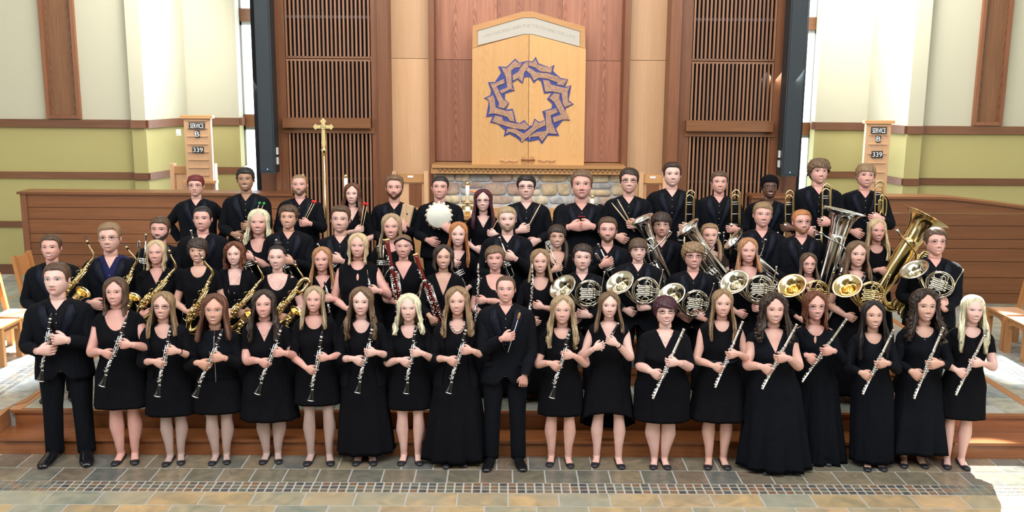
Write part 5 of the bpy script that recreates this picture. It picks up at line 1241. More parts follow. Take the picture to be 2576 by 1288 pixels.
def clarinet():
    o=[]; q=MB(); lathez(q,[(.0135,.10),(.0150,.105),(.0135,.115),(.0128,.25),(.0150,.255),(.0150,.275),(.0128,.28),(.0125,.50),(.0155,.505),(.0155,.52),(.0135,.525),(.0145,.565),(.0155,.575),(.012,.58)],EBONY); o.append(P_('body',q))
    q=MB(); lathez(q,[(.036,0),(.0375,.004),(.032,.02),(.023,.05),(.0165,.085),(.0155,.105)],EBONY,18); o.append(P_('bell',q))
    for z,r in ((.003,.0385),(.104,.0165),(.265,.0160),(.512,.0165),(.572,.0165)): q=MB(); q.tube([(0,0,z-.004),(0,0,z+.004)],r,SV,14); o.append(P_('joint_ring',q,'silver ring'))
    q=MB(); q.tube([(0,0,.575),(0,0,.60),(0,.003,.635),(0,.006,.66)],[.011,.0125,.010,.004],MOUTHP,10); o.append(P_('mouthpiece',q))
    q=MB(); q.tube([(0,0,.592),(0,0,.612)],.0145,SV,12); o.append(P_('ligature',q))
    q=MB(); keys(q,SV,.12,.25,.013,9,-1,3,.0085,3); keys(q,SV,.28,.50,.013,13,1,3,.0080,5); keys(q,SV,.13,.48,.013,8,-1,1,.006,8); o.append(P_('keywork',q,'silver keywork'))
    return o
def bassclar():
    o=[]; q=MB(); lathez(q,[(.018,0),(.018,.42),(.021,.43),(.021,.45),(.018,.46),(.017,.95),(.021,.96),(.019,.98)],EBONY); o.append(P_('body',q))
    q=MB(); q.tube(bez([(0,0,.97),(0,-.0,1.02),(0,.01,1.06),(0,.05,1.09),(0,.10,1.09)],5),[.017]*10+[.014]*11,SV,10); o.append(P_('neck',q,'silver neck tube'))
    q=MB(); q.tube([(0,.09,1.09),(0,.17,1.10)],[.016,.008],MOUTHP,9); o.append(P_('mouthpiece',q))
    q=MB(); keys(q,SV,.02,.40,.018,16,-1,3,.014,3); keys(q,SV,.47,.93,.018,18,1,3,.013,4); q.tube([(0,0,.955),(0,0,.975)],.023,SV,12); q.tube([(0,0,.43),(0,0,.45)],.022,SV,12); o.append(P_('keywork',q,'silver keywork'))
    q=MB(); q.tube(bez([(0,0,.01),(0,-.02,-.06),(0,-.10,-.08),(0,-.15,.0),(0,-.17,.09)],5),np.linspace(.018,.055,21),SV,14,False); o.append(P_('bell',q,'silver upturned bell')); return o
def oboe():
    o=[]; q=MB(); lathez(q,[(.023,0),(.024,.01),(.014,.06),(.011,.09),(.011,.26),(.014,.265),(.014,.285),(.0100,.29),(.009,.50),(.0125,.515),(.010,.54),(.007,.555)],EBONY); o.append(P_('body',q)); q=MB(); q.tube([(0,0,.55),(0,0,.60)],[.0035,.0022],IVORY,6); q.tube([(0,0,.60),(0,0,.62)],.003,IVORY,4,True,.3); o.append(P_('reed',q))
    q=MB(); keys(q,SV,.08,.26,.011,12,-1,3,.0085,3); keys(q,SV,.29,.50,.010,14,1,3,.0085,6); o.append(P_('keywork',q,'silver keywork')); return o
def flute():
    o=[]; q=MB(); lathez(q,[(.0095,0),(.011,.002),(.011,.012),(.0095,.014),(.0095,.67)],SV); 
    for z in (.12,.45): q.tube([(0,0,z-.012),(0,0,z+.012)],.0115,SV,12)
    q.tube([(0,0,.66),(0,0,.675)],.0108,SV,12); o.append(P_('tube',q))
    q=MB(); q.tube([(0,-.004,.585),(0,-.007,.602),(0,-.004,.62)],[.006,.013,.006],SV,10); q.sphere((0,-.0185,.602),(.0055,.002,.007),EBONY,8,5); o.append(P_('lip_plate',q))
    q=MB(); rs=random.Random(4)
    for z in (.03,.055,.085): q.tube([(-.010,-.005,z),(-.016,-.012,z)],.0095,SV,10,True,1.0,(0,0,1))
    for i in range(13): 
        z=.135+.0215*i; x=-.004 if i%4 else -.012; q.tube([(x,-.008,z),(x*1.1,-.0145,z)],.0088,SV,10,True,1.0,(0,0,1))
    for x,z0,z1 in ((-.013,.02,.10),(-.013,.12,.43),(.012,.20,.36)): q.tube([(x,-.004,z0),(x,-.004,z1)],.0024,SV,5)
    for z in (.26,.36,.385): q.tube([(.010,-.004,z),(.020,-.006,z+.016)],.004,SV,6)
    o.append(P_('keywork',q,'silver key cups and rods')); return o
def piccolo():
    o=[]; q=MB(); lathez(q,[(.008,0),(.0085,.19),(.0105,.195),(.0105,.21),(.009,.215),(.0098,.31),(.009,.32)],EBONY); o.append(P_('body',q)); q=MB()
    for z in (.004,.202,.317): q.tube([(0,0,z-.006),(0,0,z+.006)],.0115,SV,12)
    keys(q,SV,.02,.18,.009,9,-1,2,.0075,3); q.tube([(-.0,0,-.004),(0,0,.012)],.010,SV,10); o.append(P_('keywork',q,'silver keywork')); return o
def bassoon():
    o=[]; q=MB(); q.tube([(0,0,.10),(0,0,.78),(0,0,.80),(0,0,1.20),(0,0,1.26)],[.028,.024,.024,.026,.030],MAHOG,14); q.tube([(.046,.0,.0),(.046,0,.70)],[.026,.020],MAHOG,14); q.tube([(-.0,0,0),(0,0,.12)],.030,MAHOG,14); o.append(P_('body',q,'polished red maple joints'))
    q=MB(); q.tube([(0,0,1.255),(0,0,1.262),(0,0,1.275)],[.034,.037,.034],IVORY,16); o.append(P_('bell_ring',q,'ivory coloured bell ring'))
    q=MB(); 
    for z in (.79,.40): q.tube([(0,0,z-.022),(0,0,z+.022)],.030,SV,14)
    q.tube([(.046,0,.70),(.046,0,.72)],.022,SV,12); q.tube(bez([(.046,0,.71),(.04,-.02,.79),(.0,-.05,.80),(-.06,-.06,.74),(-.11,-.06,.64),(-.16,-.06,.60)],5),np.linspace(.006,.0025,26),SV,7); o.append(P_('bocal',q,'silver bocal and bands'))
    q=MB(); keys(q,SV,.03,.70,.026,20,-1,3,.0125,3,-.0,0); keys(q,SV,.06,.68,.022,16,1,3,.0115,7,.046,0); keys(q,SV,.84,1.0,.026,4,-1,2,.011,9); q.box((.065,-.03,.60),(.085,-.01,.69),SV)
    q.sphere((-.034,-.012,1.0),.012,SV); o.append(P_('keywork',q,'silver keywork')); return o
def sax(kind):
    def f():
        o=[]; B=GD if kind!='alto2' else NK; big=1.0
        q=MB(); path=bez([(0,0,.60),(0,0,.35),(0,0,.10),(.015,0,.02),(.055,-.01,-.02),(.10,-.02,.02),(.118,-.03,.10),(.125,-.04,.20)],5); r=np.interp(np.linspace(0,1,len(path)),[0,.4,.6,1],[.014,.030,.036,.046]); q.tube(path,r,B,16); o.append(P_('body_tube',q,'lacquered brass body tube'))
        q=MB(); a=np.linspace(0,2*pi,22,endpoint=False); G=[]
        for t,rr in ((0,.046),(.05,.050),(.09,.058),(.115,.070),(.125,.076),(.122,.072),(.10,.055),(.04,.045),(-.02,.036)): G.append([(.125+.12*t+rr*math.cos(q_),-.04-.3*t+rr*math.sin(q_),.20+t+.2*rr*math.sin(q_)) for q_ in a])
        q.grid(np.array(G),B,True,False,True); o.append(P_('bell',q,'flared brass bell'))
        q=MB(); q.tube(bez([(0,0,.60),(0,0,.66),(-.0,.0,.72),(-.03,-.01,.765),(-.09,-.015,.80),(-.13,-.015,.83)],5),np.linspace(.015,.009,26),B,10); q.tube([(0,0,.595),(0,0,.62)],.019,B,12); o.append(P_('neck',q))
        q=MB(); q.tube([(-.115,-.015,.818),(-.15,-.015,.845),(-.19,-.013,.872)],[.013,.0115,.004],MOUTHP,9); o.append(P_('mouthpiece',q)); q=MB(); q.tube([(-.13,-.015,.83),(-.15,-.015,.845)],.015,B,10); o.append(P_('ligature',q))
        q=MB(); keys(q,B,.06,.30,.030,10,-1,3,.017,3); keys(q,B,.32,.56,.022,11,1,3,.012,5); keys(q,B,.10,.56,.026,10,1,2,.010,8); keys(q,B,.02,.20,.044,4,1,1,.022,11,.118,-.03)
        for z in (.1,.2,.3,.42): q.tube([(-.03,-.01,z),(-.045,-.02,z+.03),(-.03,-.02,z+.06)],.003,B,5)
        o.append(P_('keywork',q,'brass key cups, guards and rods'))
        if kind=='bari':
            q=MB(); q.tube(bez([(0,0,.60),(.0,0,.70),(.03,0,.76),(.07,0,.74),(.075,0,.66),(.07,.0,.56),(.05,.02,.52)],6),np.linspace(.022,.026,37),B,12); o.append(P_('pigtail',q,'looped upper tubing'))
        return o
    return f
def wireloop(q,pts,r,mat,n=6,s=7): q.tube(bez(pts,n),r,mat,s)
def horn(B,Bin):
    def f():
        o=[]; q=MB()
        q.torus((0,0,0),.140,.0085,B,'Y',30,8); q.torus((0,.012,.004),.122,.0065,B,'Y',28,7,.118)
        o.append(P_('main_coil',q))
        q=MB(); R=.0062
        for zc,ln in ((.045,.085),(.022,.070),(.002,.085),(-.020,.07),(-.042,.085)): 
            wireloop(q,[(.05,-.014,zc+.008),(.0,-.016,zc+.008),(-ln,-.016,zc+.008),(-ln-.012,-.016,zc),(-ln,-.016,zc-.006),(.0,-.016,zc-.007),(.05,-.014,zc-.007)],R,B,4,6)
        wireloop(q,[(-.02,-.01,.05),(-.07,-.012,.055),(-.09,-.012,.09),(-.06,-.012,.115),(-.02,-.01,.13)],R*1.1,B,5)
        wireloop(q,[(.05,-.01,.05),(.055,-.012,.10),(.02,-.012,.125),(-.0,-.01,.10),(.0,-.01,.05)],R*1.1,B,5)
        wireloop(q,[(-.05,-.02,-.06),(-.09,-.02,-.07),(-.085,-.02,-.115),(-.02,-.02,-.135),(.03,-.02,-.11),(.03,-.02,-.075),(-.0,-.02,-.065)],R*1.1,B,5)
        q.torus((-.0,-.022,-.095),.034,.0055,B,'Y',16,6); q.torus((.01,-.02,.075),.028,.0055,B,'Y',16,6); q.torus((.0,-.02,.02),.020,.005,B,'Y',14,6)
        o.append(P_('slides',q,'nested valve slide tubing'))
        q=MB()
        for z in (.042,.014,-.014,-.042): q.tube([(.062,-.03,z),(.062,.02,z)],.0155,B,12,True,1.0,(0,0,1)); q.sphere((.062,-.034,z),.008,B,8,5)
        for z in (.03,.01,-.01): wireloop(q,[(.075,-.03,z),(.10,-.034,z),(.125,-.036,z-.004),(.14,-.03,z-.016)],.0045,B,3,6)
        for z in (.048,.02,-.02,-.048): q.box((.052,-.036,z-.004),(.085,-.026,z+.004),B)
        o.append(P_('valves',q,'rotary valves and levers'))
        q=MB(); wireloop(q,[(.05,0,-.125),(.11,-.005,-.08),(.137,-.005,0),(.140,-.005,.08),(.148,-.008,.14),(.155,-.01,.175)],.0058,B,5); q.tube([(.154,-.01,.165),(.158,-.01,.205),(.160,-.01,.235),(.160,-.01,.242)],[.0055,.007,.012,.0125],SV if B is not GD else GD,10); o.append(P_('leadpipe',q,'leadpipe with mouthpiece'))
        # bell tail sweeps from the bottom of the coil up to the left and flares
        q=MB(); c=bez([(.06,.02,-.150),(-.03,.02,-.155),(-.10,.02,-.12),(-.165,.015,-.060),(-.215,.0,-.005),(-.248,-.028,.028)],6); q.tube(c,np.interp(np.linspace(0,1,len(c)),[0,.4,.75,1],[.010,.018,.032,.052]),B,16,False); o.append(P_('bell_tail',q))
        q=MB(); ax=np.array([-.50,-.50,.70]); ax/=np.linalg.norm(ax); u=np.cross(ax,[0,0,1]); u/=np.linalg.norm(u); w=np.cross(u,ax); p0=np.array([-.235,-.016,.012]); a=np.linspace(0,2*pi,30,endpoint=False); G=[]
        for t,rr in ((0,.045),(.035,.058),(.065,.078),(.088,.105),(.102,.135),(.108,.153),(.1055,.156),(.103,.151),(.097,.133),(.083,.103),(.060,.076),(.030,.056),(0.0,.043),(-.05,.034)): G.append([p0+ax*t+rr*(u*math.cos(k)+w*math.sin(k)) for k in a])
        q.grid(np.array(G[:7]),B); q.grid(np.array(G[6:]),Bin,True,False,True); o.append(P_('bell',q,'wide flared bell with polished throat')); return o
    return f
def trumpet():
    o=[]; q=MB(); B=SV; q.tube([(0,0,.02),(0,0,.40)],.0085,B,9); wireloop(q,[(0,0,.03),(-.004,0,.0),(-.03,0,-.012),(-.052,0,.01),(-.055,0,.10),(-.055,0,.20)],.0085,B,5)
    wireloop(q,[(-.055,.0,.16),(-.056,0,.34),(-.066,0,.385),(-.075,0,.36),(-.072,0,.30)],.0085,B,5); o.append(P_('tubing',q))
    q=MB(); q.tube([(0,0,.39),(0,0,.44),(0,0,.465),(0,0,.48)],[.0080,.007,.011,.015],B,10); o.append(P_('mouthpiece',q))
    q=MB(); 
    for z in (.13,.155,.18): 
        q.tube([(-.075,-.0,z),(.03,-.0,z)],.0105,B,10); q.tube([(.03,0,z),(.045,0,z)],.003,B,6); q.tube([(.044,0,z),(.048,0,z)],.008,B,8)
    wireloop(q,[(-.03,-.012,.155),(-.03,-.045,.155),(-.045,-.045,.155),(-.045,-.012,.155)],.005,B,4); o.append(P_('valves',q,'three piston valves')); q=MB(); q.torus((.0,.0,.30),.015,.0025,B,'X',12,5); o.append(P_('finger_ring',q))
    q=MB(); a=np.linspace(0,2*pi,20,endpoint=False); G=[[(-.055+r*math.cos(k),r*math.sin(k),z) for k in a] for z,r in ((.20,.0090),(.10,.0100),(.03,.013),(-.02,.016),(-.05,.026),(-.068,.044),(-.075,.060),(-.0735,.061),(-.070,.052),(-.05,.022),(0,.008))]; q.grid(np.array(G),B,True,False,True); o.append(P_('bell',q)); return o
def trombone(big):
    def f():
        o=[]; B=GD; q=MB(); z0=-.42
        wireloop(q,[(-.045,0,z0+.2),(-.045,0,.0),(-.045,0,.42),(-.043,0,.47),(0,0,.505),(.043,0,.47),(.045,0,.42),(.047,0,.0),(.05,0,z0)],.0085,B,6,10); o.append(P_('tuning_bow',q,'tall brass tuning bow'))
        q=MB(); wireloop(q,[(-.055,-.02,.12),(-.056,-.02,.38),(-.05,-.02,.425),(-.018,-.02,.455),(.022,-.02,.43),(.028,-.02,.38),(.03,-.02,.12)],.0075,B,6,9)
        for z,x0,x1 in ((.37,-.05,.03),(.345,-.05,.03),(.235,-.05,.035)): q.tube([(x0,-.012,z),(x1,-.012,z)],.0038,SV,6)
        if big:
            wireloop(q,[(.0,-.03,.10),(.0,-.03,.30),(.02,-.03,.34),(.05,-.03,.31),(.075,-.02,.26),(.07,-.02,.12),(.03,-.03,.05)],.0075,B,6,9); wireloop(q,[(-.02,-.034,.16),(-.015,-.034,.28),(.02,-.034,.27),(.02,-.034,.18),(-.0,-.034,.12)],.0065,B,5,8)
        o.append(P_('attachment_tubing',q)); q=MB(); q.tube([(-.05,-.02,.09),(-.05,-.02,.13)],.022,SV,12); q.tube([(-.05,-.02,.03),(-.05,-.02,.09)],[.009,.020],B,12); q.tube([(-.05,-.03,.125),(.01,-.03,.12)],.004,SV,6); q.tube([(.02,-.03,.115),(-.05,-.03,.03)],.004,SV,6); q.tube([(-.05,-.02,.035),(.03,-.015,.03)],.008,SV,9); o.append(P_('rotor',q,'silver rotor valve and thumb lever'))
        q=MB(); q.tube([(-.135,-.02,-.30),(-.135,-.02,-.02),(-.135,-.02,.0)],[.0065,.0065,.009],SV,9); q.tube([(-.135,-.02,.0),(-.135,-.02,.025),(-.135,-.02,.038)],[.006,.011,.015],SV,12); q.tube([(-.135,-.02,-.06),(-.06,-.02,-.065)],.005,SV,7); q.tube([(-.135,-.02,-.115),(-.06,-.02,-.12)],.005,SV,7); q.tube([(-.06,-.02,-.34),(-.06,-.02,.04)],.0075,B,9); q.sphere((-.06,-.02,-.35),.010,B,8,6); o.append(P_('hand_slide',q,'hand slide with silver mouthpiece'))
        q=MB(); a=np.linspace(0,2*pi,24,endpoint=False); G=[[(.05+r*math.cos(k),.0+r*math.sin(k),z) for k in a] for z,r in ((.10,.009),(-.1,.013),(-.26,.022),(-.36,.040),(-.42,.075),(-.435,.105),(-.433,.106),(-.415,.07),(-.35,.036))]; q.grid(np.array(G),B,True,False,True); o.append(P_('bell',q,'brass bell hanging low')); return o
    return f
def euph(B,mirror=1,fat=1.0):
    def f():
        o=[]; q=MB(); s=mirror
        c=bez([(0,0,.52),(0,0,.30),(0,0,.10),(.01*s,0,.03),(.07*s,0,-.01),(.13*s,0,.03),(.15*s,0,.12),(.15*s,0,.38),(.12*s,0,.44),(.08*s,0,.40)],6); r=np.interp(np.linspace(0,1,len(c)),[0,.25,.5,.8,1],[.062*fat,.050*fat,.040*fat,.024*fat,.018]); q.tube(c,r,B,18); o.append(P_('main_bow',q,'thick body tube and bottom bow'))
        q=MB(); a=np.linspace(0,2*pi,32,endpoint=False); G=[[(k1*math.cos(k),k1*math.sin(k),z) for k in a] for z,k1 in ((.50,.060*fat),(.58,.068*fat),(.64,.082*fat),(.685,.104*fat),(.71,.130*fat),(.722,.150*fat),(.726,.156*fat),(.727,.152*fat),(.715,.128*fat),(.685,.098*fat),(.62,.072*fat),(.50,.05*fat),(.3,.03*fat))]; q.grid(np.array(G),B,True,False,True); o.append(P_('bell',q,'upright flared bell'))
        q=MB(); wireloop(q,[(.06*s,-.06,.26),(.05*s,-.085,.36),(.0*s,-.10,.40),(-.10*s,-.12,.44),(-.16*s,-.13,.475)],.0065,B,6); q.tube([(-.15*s,-.13,.47),(-.185*s,-.135,.49),(-.205*s,-.138,.502),(-.215*s,-.14,.508)],[.006,.009,.016,.018],SV,12); o.append(P_('leadpipe',q,'leadpipe with cup mouthpiece'))
        q=MB()
        for i in range(4): 
            x=(.05+.032*i)*s; q.tube([(x,-.075,.08),(x,-.075,.24)],.014,B,12); q.tube([(x,-.075,.24),(x,-.075,.262)],.0035,SV,6); q.tube([(x,-.075,.262),(x,-.075,.268)],.010,SV,10)
            wireloop(q,[(x,-.085,.10),(x,-.11,.09),(x-.005*s,-.11,.02-.01*i),(x+.012*s,-.11,.0-.01*i),(x+.016*s,-.11,.09)],.0065,B,4,7)
        for i in range(3): wireloop(q,[(.04*s,-.06-.012*i,.20),(.02*s,-.07-.012*i,.32+.03*i),(.05*s,-.07-.012*i,.39+.035*i),(.09*s,-.07-.012*i,.33+.03*i),(.10*s,-.06-.012*i,.20)],.0085,B,6,8)
        o.append(P_('valves',q,'four piston valves with slide tubing')); return o
    return f
def tuba(B,mirror=1):
    def f():
        o=[]; q=MB(); s=mirror
        c=bez([(0,0,.74),(0,0,.45),(0,0,.15),(.01*s,0,.03),(.11*s,0,-.05),(.22*s,0,.02),(.25*s,0,.15),(.25*s,0,.52),(.20*s,0,.62),(.13*s,0,.57),(.12*s,-.03,.30)],6); r=np.interp(np.linspace(0,1,len(c)),[0,.2,.45,.75,1],[.088,.070,.056,.036,.022]); q.tube(c,r,B,20); o.append(P_('main_bow',q,'large body tube with bottom bow'))
        q=MB(); a=np.linspace(0,2*pi,36,endpoint=False); G=[[(k1*math.cos(k),k1*math.sin(k),z) for k in a] for z,k1 in ((.70,.084),(.84,.098),(.92,.116),(.98,.148),(1.01,.182),(1.024,.208),(1.03,.212),(1.028,.206),(1.01,.175),(.97,.135),(.90,.105),(.7,.07),(.5,.05))]; q.grid(np.array(G),B,True,False,True); o.append(P_('bell',q,'huge upright flared bell'))
        q=MB(); mx=-1 if s>0 else -1; wireloop(q,[(.09*s,-.09,.50),(.05*s,-.13,.60),(-.03,-.14,.645),(-.13,-.15,.68),(-.19,-.15,.705)],.0085,B,6); q.tube([(-.18,-.15,.70),(-.215,-.15,.718),(-.24,-.15,.732)],[.008,.013,.022],SV,12); o.append(P_('leadpipe',q,'leadpipe with cup mouthpiece'))
        q=MB()
        for i in range(4):
            x=(.10+.045*i)*s; q.tube([(x,-.10,.16),(x,-.10,.36)],.019,B,12); q.tube([(x,-.10,.36),(x,-.10,.40)],.0045,SV,6); q.tube([(x,-.10,.40),(x,-.10,.408)],.014,SV,10)
            wireloop(q,[(x,-.12,.18),(x,-.15,.16),(x-.008*s,-.15,.03-.02*i),(x+.02*s,-.15,.0-.02*i),(x+.025*s,-.15,.16)],.0095,B,4,8)
        for i in range(5): wireloop(q,[(.085*s+.012*i*s,-.07-.016*i,.30),(.08*s,-.09-.014*i,.50+.035*i),(.13*s+.01*s*i,-.09-.014*i,.60+.02*i),(.18*s,-.09-.012*i,.50+.03*i),(.19*s,-.08-.012*i,.28)],.012,B,6,9)
        o.append(P_('valves',q,'piston valves and coiled slide tubing')); return o
    return f
def stick(tip):
    def f():
        q=MB(); o=[]
        if tip in('red','green'):
            q.tube([(0,0,0),(0,0,.36)],.0045,PALEW,7); o.append(P_('shaft',q)); q=MB(); q.sphere((0,0,.375),(.020,.020,.023),REDY if tip=='red' else GREENY,12,9); o.append(P_('head',q,'yarn wound head'))
        elif tip=='drum':
            q.tube([(0,0,0),(0,0,.30),(0,0,.37)],[.0075,.0075,.0045],PALEW,8); o.append(P_('shaft',q)); q=MB(); q.sphere((0,0,.38),(.006,.006,.010),PALEW,8,6); o.append(P_('tip',q))
        else:
            q.tube([(0,0,0),(0,0,.30)],.0030,WHITEP,6); o.append(P_('shaft',q)); q=MB(); q.tube([(0,0,.29),(0,0,.31),(0,0,.345),(0,0,.36)],[.004,.009,.011,.004],CORK,9); o.append(P_('handle',q,'cork handle'))
        return o
    return f
YI={}
def inst(kind,pid,pt,pb,label,dy=0.0,**kw):
    Y=PERSONS[pid]['yi']+dy
    T={'clarinet':(clarinet,.66,'clarinet'),'bass_clarinet':(bassclar,1.05,'clarinet'),'oboe':(oboe,.62,'oboe'),'flute':(flute,.675,'flute'),'piccolo':(piccolo,.32,'piccolo'),'bassoon':(bassoon,1.27,'bassoon'),
       'alto_saxophone':(sax('alto'),.62,'saxophone'),'baritone_saxophone':(sax('bari'),.62,'saxophone'),'french_horn':(horn(NK,NK),1,'french horn'),'gold_horn':(horn(GD,GD),1,'french horn'),'trumpet':(trumpet,.48,'trumpet'),
       'trombone':(trombone(False),.505,'trombone'),'bass_trombone':(trombone(True),.505,'trombone'),'euphonium':(euph(SV,1,.9),.72,'euphonium'),'euphonium_left':(euph(SV,-1,.9),.72,'euphonium'),'silver_tuba':(tuba(SV,1),1.03,'tuba'),'gold_tuba':(tuba(GD,1),1.03,'tuba'),
       'red_mallet':(stick('red'),.375,'mallet'),'green_mallet':(stick('green'),.375,'mallet'),'drumstick':(stick('drum'),.38,'drumstick'),'baton':(stick('baton'),.345,'baton')}[kind]
    nm={'silver_tuba':'tuba','gold_tuba':'tuba','red_mallet':'mallet','green_mallet':'mallet','gold_horn':'french_horn','euphonium_left':'euphonium'}.get(kind,kind)
    return place(nm,shape(kind,T[0]),pt,pb,Y,T[1],label,T[2],**kw)
def placec(kind,pid,c,scale,label,tilt=0.0,dy=0.0,yaw=0.0):
    """an instrument hung by its centre"""
    p=at(*c,PERSONS[pid]['yi']+dy); T={'french_horn':horn(NK,NK),'gold_horn':horn(GD,GD)}[kind]
    t=empty('french_horn',p,label,'french horn'); t.rotation_euler=(0,tilt,yaw); t.scale=(scale,)*3
    for n,me,lab in shape(kind,T): link(n,me,t,None,lab)
    return t
# ================= WHO STANDS WHERE =================
S_=dict(type='suit')
def D(neck=('scoop',.085,.085),sleeve=.3,hem='long',**k): return dict(type='dress',neckline=neck,sleeve=sleeve,hem=hem,**k)
V=lambda d=.14,x=.075:('v',x,d)
# ---- front row, on the floor ----
person('A1','A','M',137,661,741,('short','brown',{'flip':1}),'pale',S_,'tall young man in a black suit holding a clarinet, far left of the front row',(('r',145,855,176),('l',120,882,0)),((135,1152),(216,1150)),smile=0,eye='blue')
person('A2','A','F',287,700,768,('straight','brown',{'len':-.28,'th':.09}),'pink',D(('scoop',.10,.13),.10,1028,hose=0),'woman with shoulder length brown hair and a scoop neck cap sleeve dress, holding a clarinet',(('r',312,868,182),('l',272,893,-30)),((300,1157),(337,1155)),bw=1.12,smile=1)
person('A3','A','F',406,736,803,('straight','lightbrown',{'len':-.55,'flip':1}),'fair',D(('scoop',.08,.09),.78,1049,layer=('blazer',.50),hose=1),'woman in rimmed glasses and a dark blazer with straight light brown hair, holding a clarinet',(('r',430,884,182),('l',402,916,-30)),((425,1160),(453,1157)),glasses='dark',smile=2,extra=('watch',))
person('A4','A','F',536,742,816,('straight','auburn',{'len':-.45,'th':.10}),'warm',D(('crew',.06,.02),.95,1043,layer=('zip',.46),hose=1),'woman in a black zip jacket with dark auburn hair, holding a clarinet',(('r',543,901,182),('l',515,920,-28)),((540,1158),(568,1156)),eye='blue',smile=1,extra=('zipper',))
person('A5','A','F',662,732,799,('wavy','dark',{'len':-.80}),'pink',D(V(.13),.30,1060,hose=1),'woman with long dark wavy hair and a short sleeved v neck dress, holding a clarinet',(('r',699,889,182),('l',666,916,-35)),((668,1155),(698,1154)),bw=1.15,smile=1,extra=('chain',))
person('A6','A','F',788,722,785,('straight','dirty',{'len':-.60,'th':.06}),'pink',D(('scoop',.085,.07),.5,1023,hose=1,flare=.05),'woman with straight dark blonde hair, elbow sleeves and a low held clarinet',(('r',811,901,185),('l',783,933,-35)),((780,1158),(828,1158)),smile=2,extra=('earrings',))
person('A7','A','F',907,725,793,('wavy','mid',{'len':-.80,'flip':1}),'pale',D(('scoop',.075,.07),.78,1146,layer=('cardigan',.62),flare=.05),'woman with long wavy brown hair, black cardigan and floor length skirt, holding a clarinet',(('r',930,888,185),('l',903,910,-30)),((902,1158),(935,1158)),smile=1)
person('A8','A','F',1028,742,808,('wavy','platinum',{'len':-.38,'th':.11,'flip':1}),'pale',D(('scoop',.075,.07),.5,1034,flare=.05),'woman with wavy pale blonde hair and short black dress, holding a clarinet',(('r',1045,889,183),('l',1021,913,-30)),((1015,1158),(1051,1158)),smile=1,eye='blue')
person('A9','A','F',1151,724,792,('wavy','lightbrown',{'len':-.72}),'fair',D(('scoop',.075,.08),.78,1163,layer=('cardigan',.62),flare=.07,rip=.07),'woman with silver bib necklace and long light brown waves beside the conductor, holding a clarinet',(('r',1171,883,183),('l',1139,911,-30)),((1128,1165),(1163,1162)),smile=1,extra=('statement',))
person('A10','A','M',1273,694,760,('receding','brown'),'pink',dict(type='suit',pocket=1),'conductor in a black suit holding a white baton at the centre of the front row',(('l',1281,848,12),('r',1317,962,-97,.09)),((1235,1166),(1304,1165)),smile=1,eye='blue')
person('A11','A','F',1416,746,814,('wavy','dirty',{'len':-.80}),'fair',D(('scoop',.075,.05),.30,1050,flare=.04),'woman with long wavy dark blonde hair directly right of the conductor',(('r',1426,895,183),('l',1398,923,-35)),((1387,1161),(1430,1164)),smile=1,eye='blue')
person('A12','A','F',1534,737,800,('straight','mid',{'len':-.48,'th':.10,'flare':.3}),'pale',D(V(.15,.085),0,1040,highlow=1,flare=.08,rip=.06,side=.045),'woman in a sleeveless v neck dress with a dipped hem, holding a piccolo',(('r',1537,860,160,-.02),('l',1509,872,20)),((1501,1162),(1557,1166)),smile=1,extra=('wristband',))
person('A13','A','F',1677,747,817,('pixie','plum'),'pale',D(V(.12),.5,1062,flare=.02,rip=.02),'woman with short dark plum hair and dark rimmed glasses, holding a flute',(('r',1689,913,183),('l',1652,944,-35)),((1647,1168),(1673,1168)),bw=1.30,glasses='dark',smile=2,extra=('chain',))
person('A14','A','F',1820,731,797,('straight','lightbrown',{'len':-.85,'th':.055}),'fair',D(('crew',.065,.045),0,1062,belt=1,flare=.10,rip=.05,side=.05),'woman with long straight light brown hair and a sleeveless sashed dress, holding a flute',(('r',1841,893,195),('l',1807,927,-28)),((1784,1168),(1822,1168)),bw=1.05,smile=1)
person('A15','A','F',1951,743,815,('curly','dark',{'len':-.50,'th':.12}),'fair',D(V(.17,.085),.10,1183,flare=.06,rip=.07,mat='crepe'),'woman with dark curly hair in a wrap front floor length gown, holding a flute',(('r',1964,903,190),('l',1931,932,-32)),((1930,1181),(1975,1180)),bw=1.18,smile=2)
person('A16','A','F',2056,736,806,('wavy','red',{'len':-.22,'th':.09,'wave':.03}),'pink',D(('crew',.075,.05),1.0,1172,flare=.045,rip=.08,mat='crepe',cutout=-.085),'woman with glasses and shoulder length auburn hair, keyhole neckline gown, holding a flute',(('r',2080,885,190),('l',2041,905,-40)),((2040,1160),(2075,1159)),glasses='metal',smile=1,extra=('chain',))
person('A17','A','F',2203,760,828,('straight','black',{'len':-1.05,'th':.085,'flip':1}),'light',D(('crew',.07,.05),1.0,1172,flare=.0,rip=.04,mat='crepe'),'woman with very long straight black hair and a slim black gown, holding a flute',(('r',2217,917,195),('l',2180,946,-30)),((2185,1174),(2215,1173)),smile=2)
person('A18','A','F',2333,732,807,('curly','dark',{'len':-.55,'th':.10}),'light',D(('crew',.075,.05),1.0,1141,flare=.09,rip=.08,mat='crepe'),'woman with long dark curls second from the right in front, holding a flute',(('r',2348,918,195),('l',2307,945,-35)),((2276,1165),(2318,1165)),smile=2,extra=('chain',))
person('A19','A','F',2453,745,812,('straight','platinum',{'len':-1.05,'th':.06}),'pale',D(('crew',.075,.045),.28,1057,flare=.06),'woman with long sunlit blonde hair at the right end of the front row',(('r',2455,915,185),('l',2420,941,-35)),((2385,1168),(2422,1169)),smile=2,eye='blue')
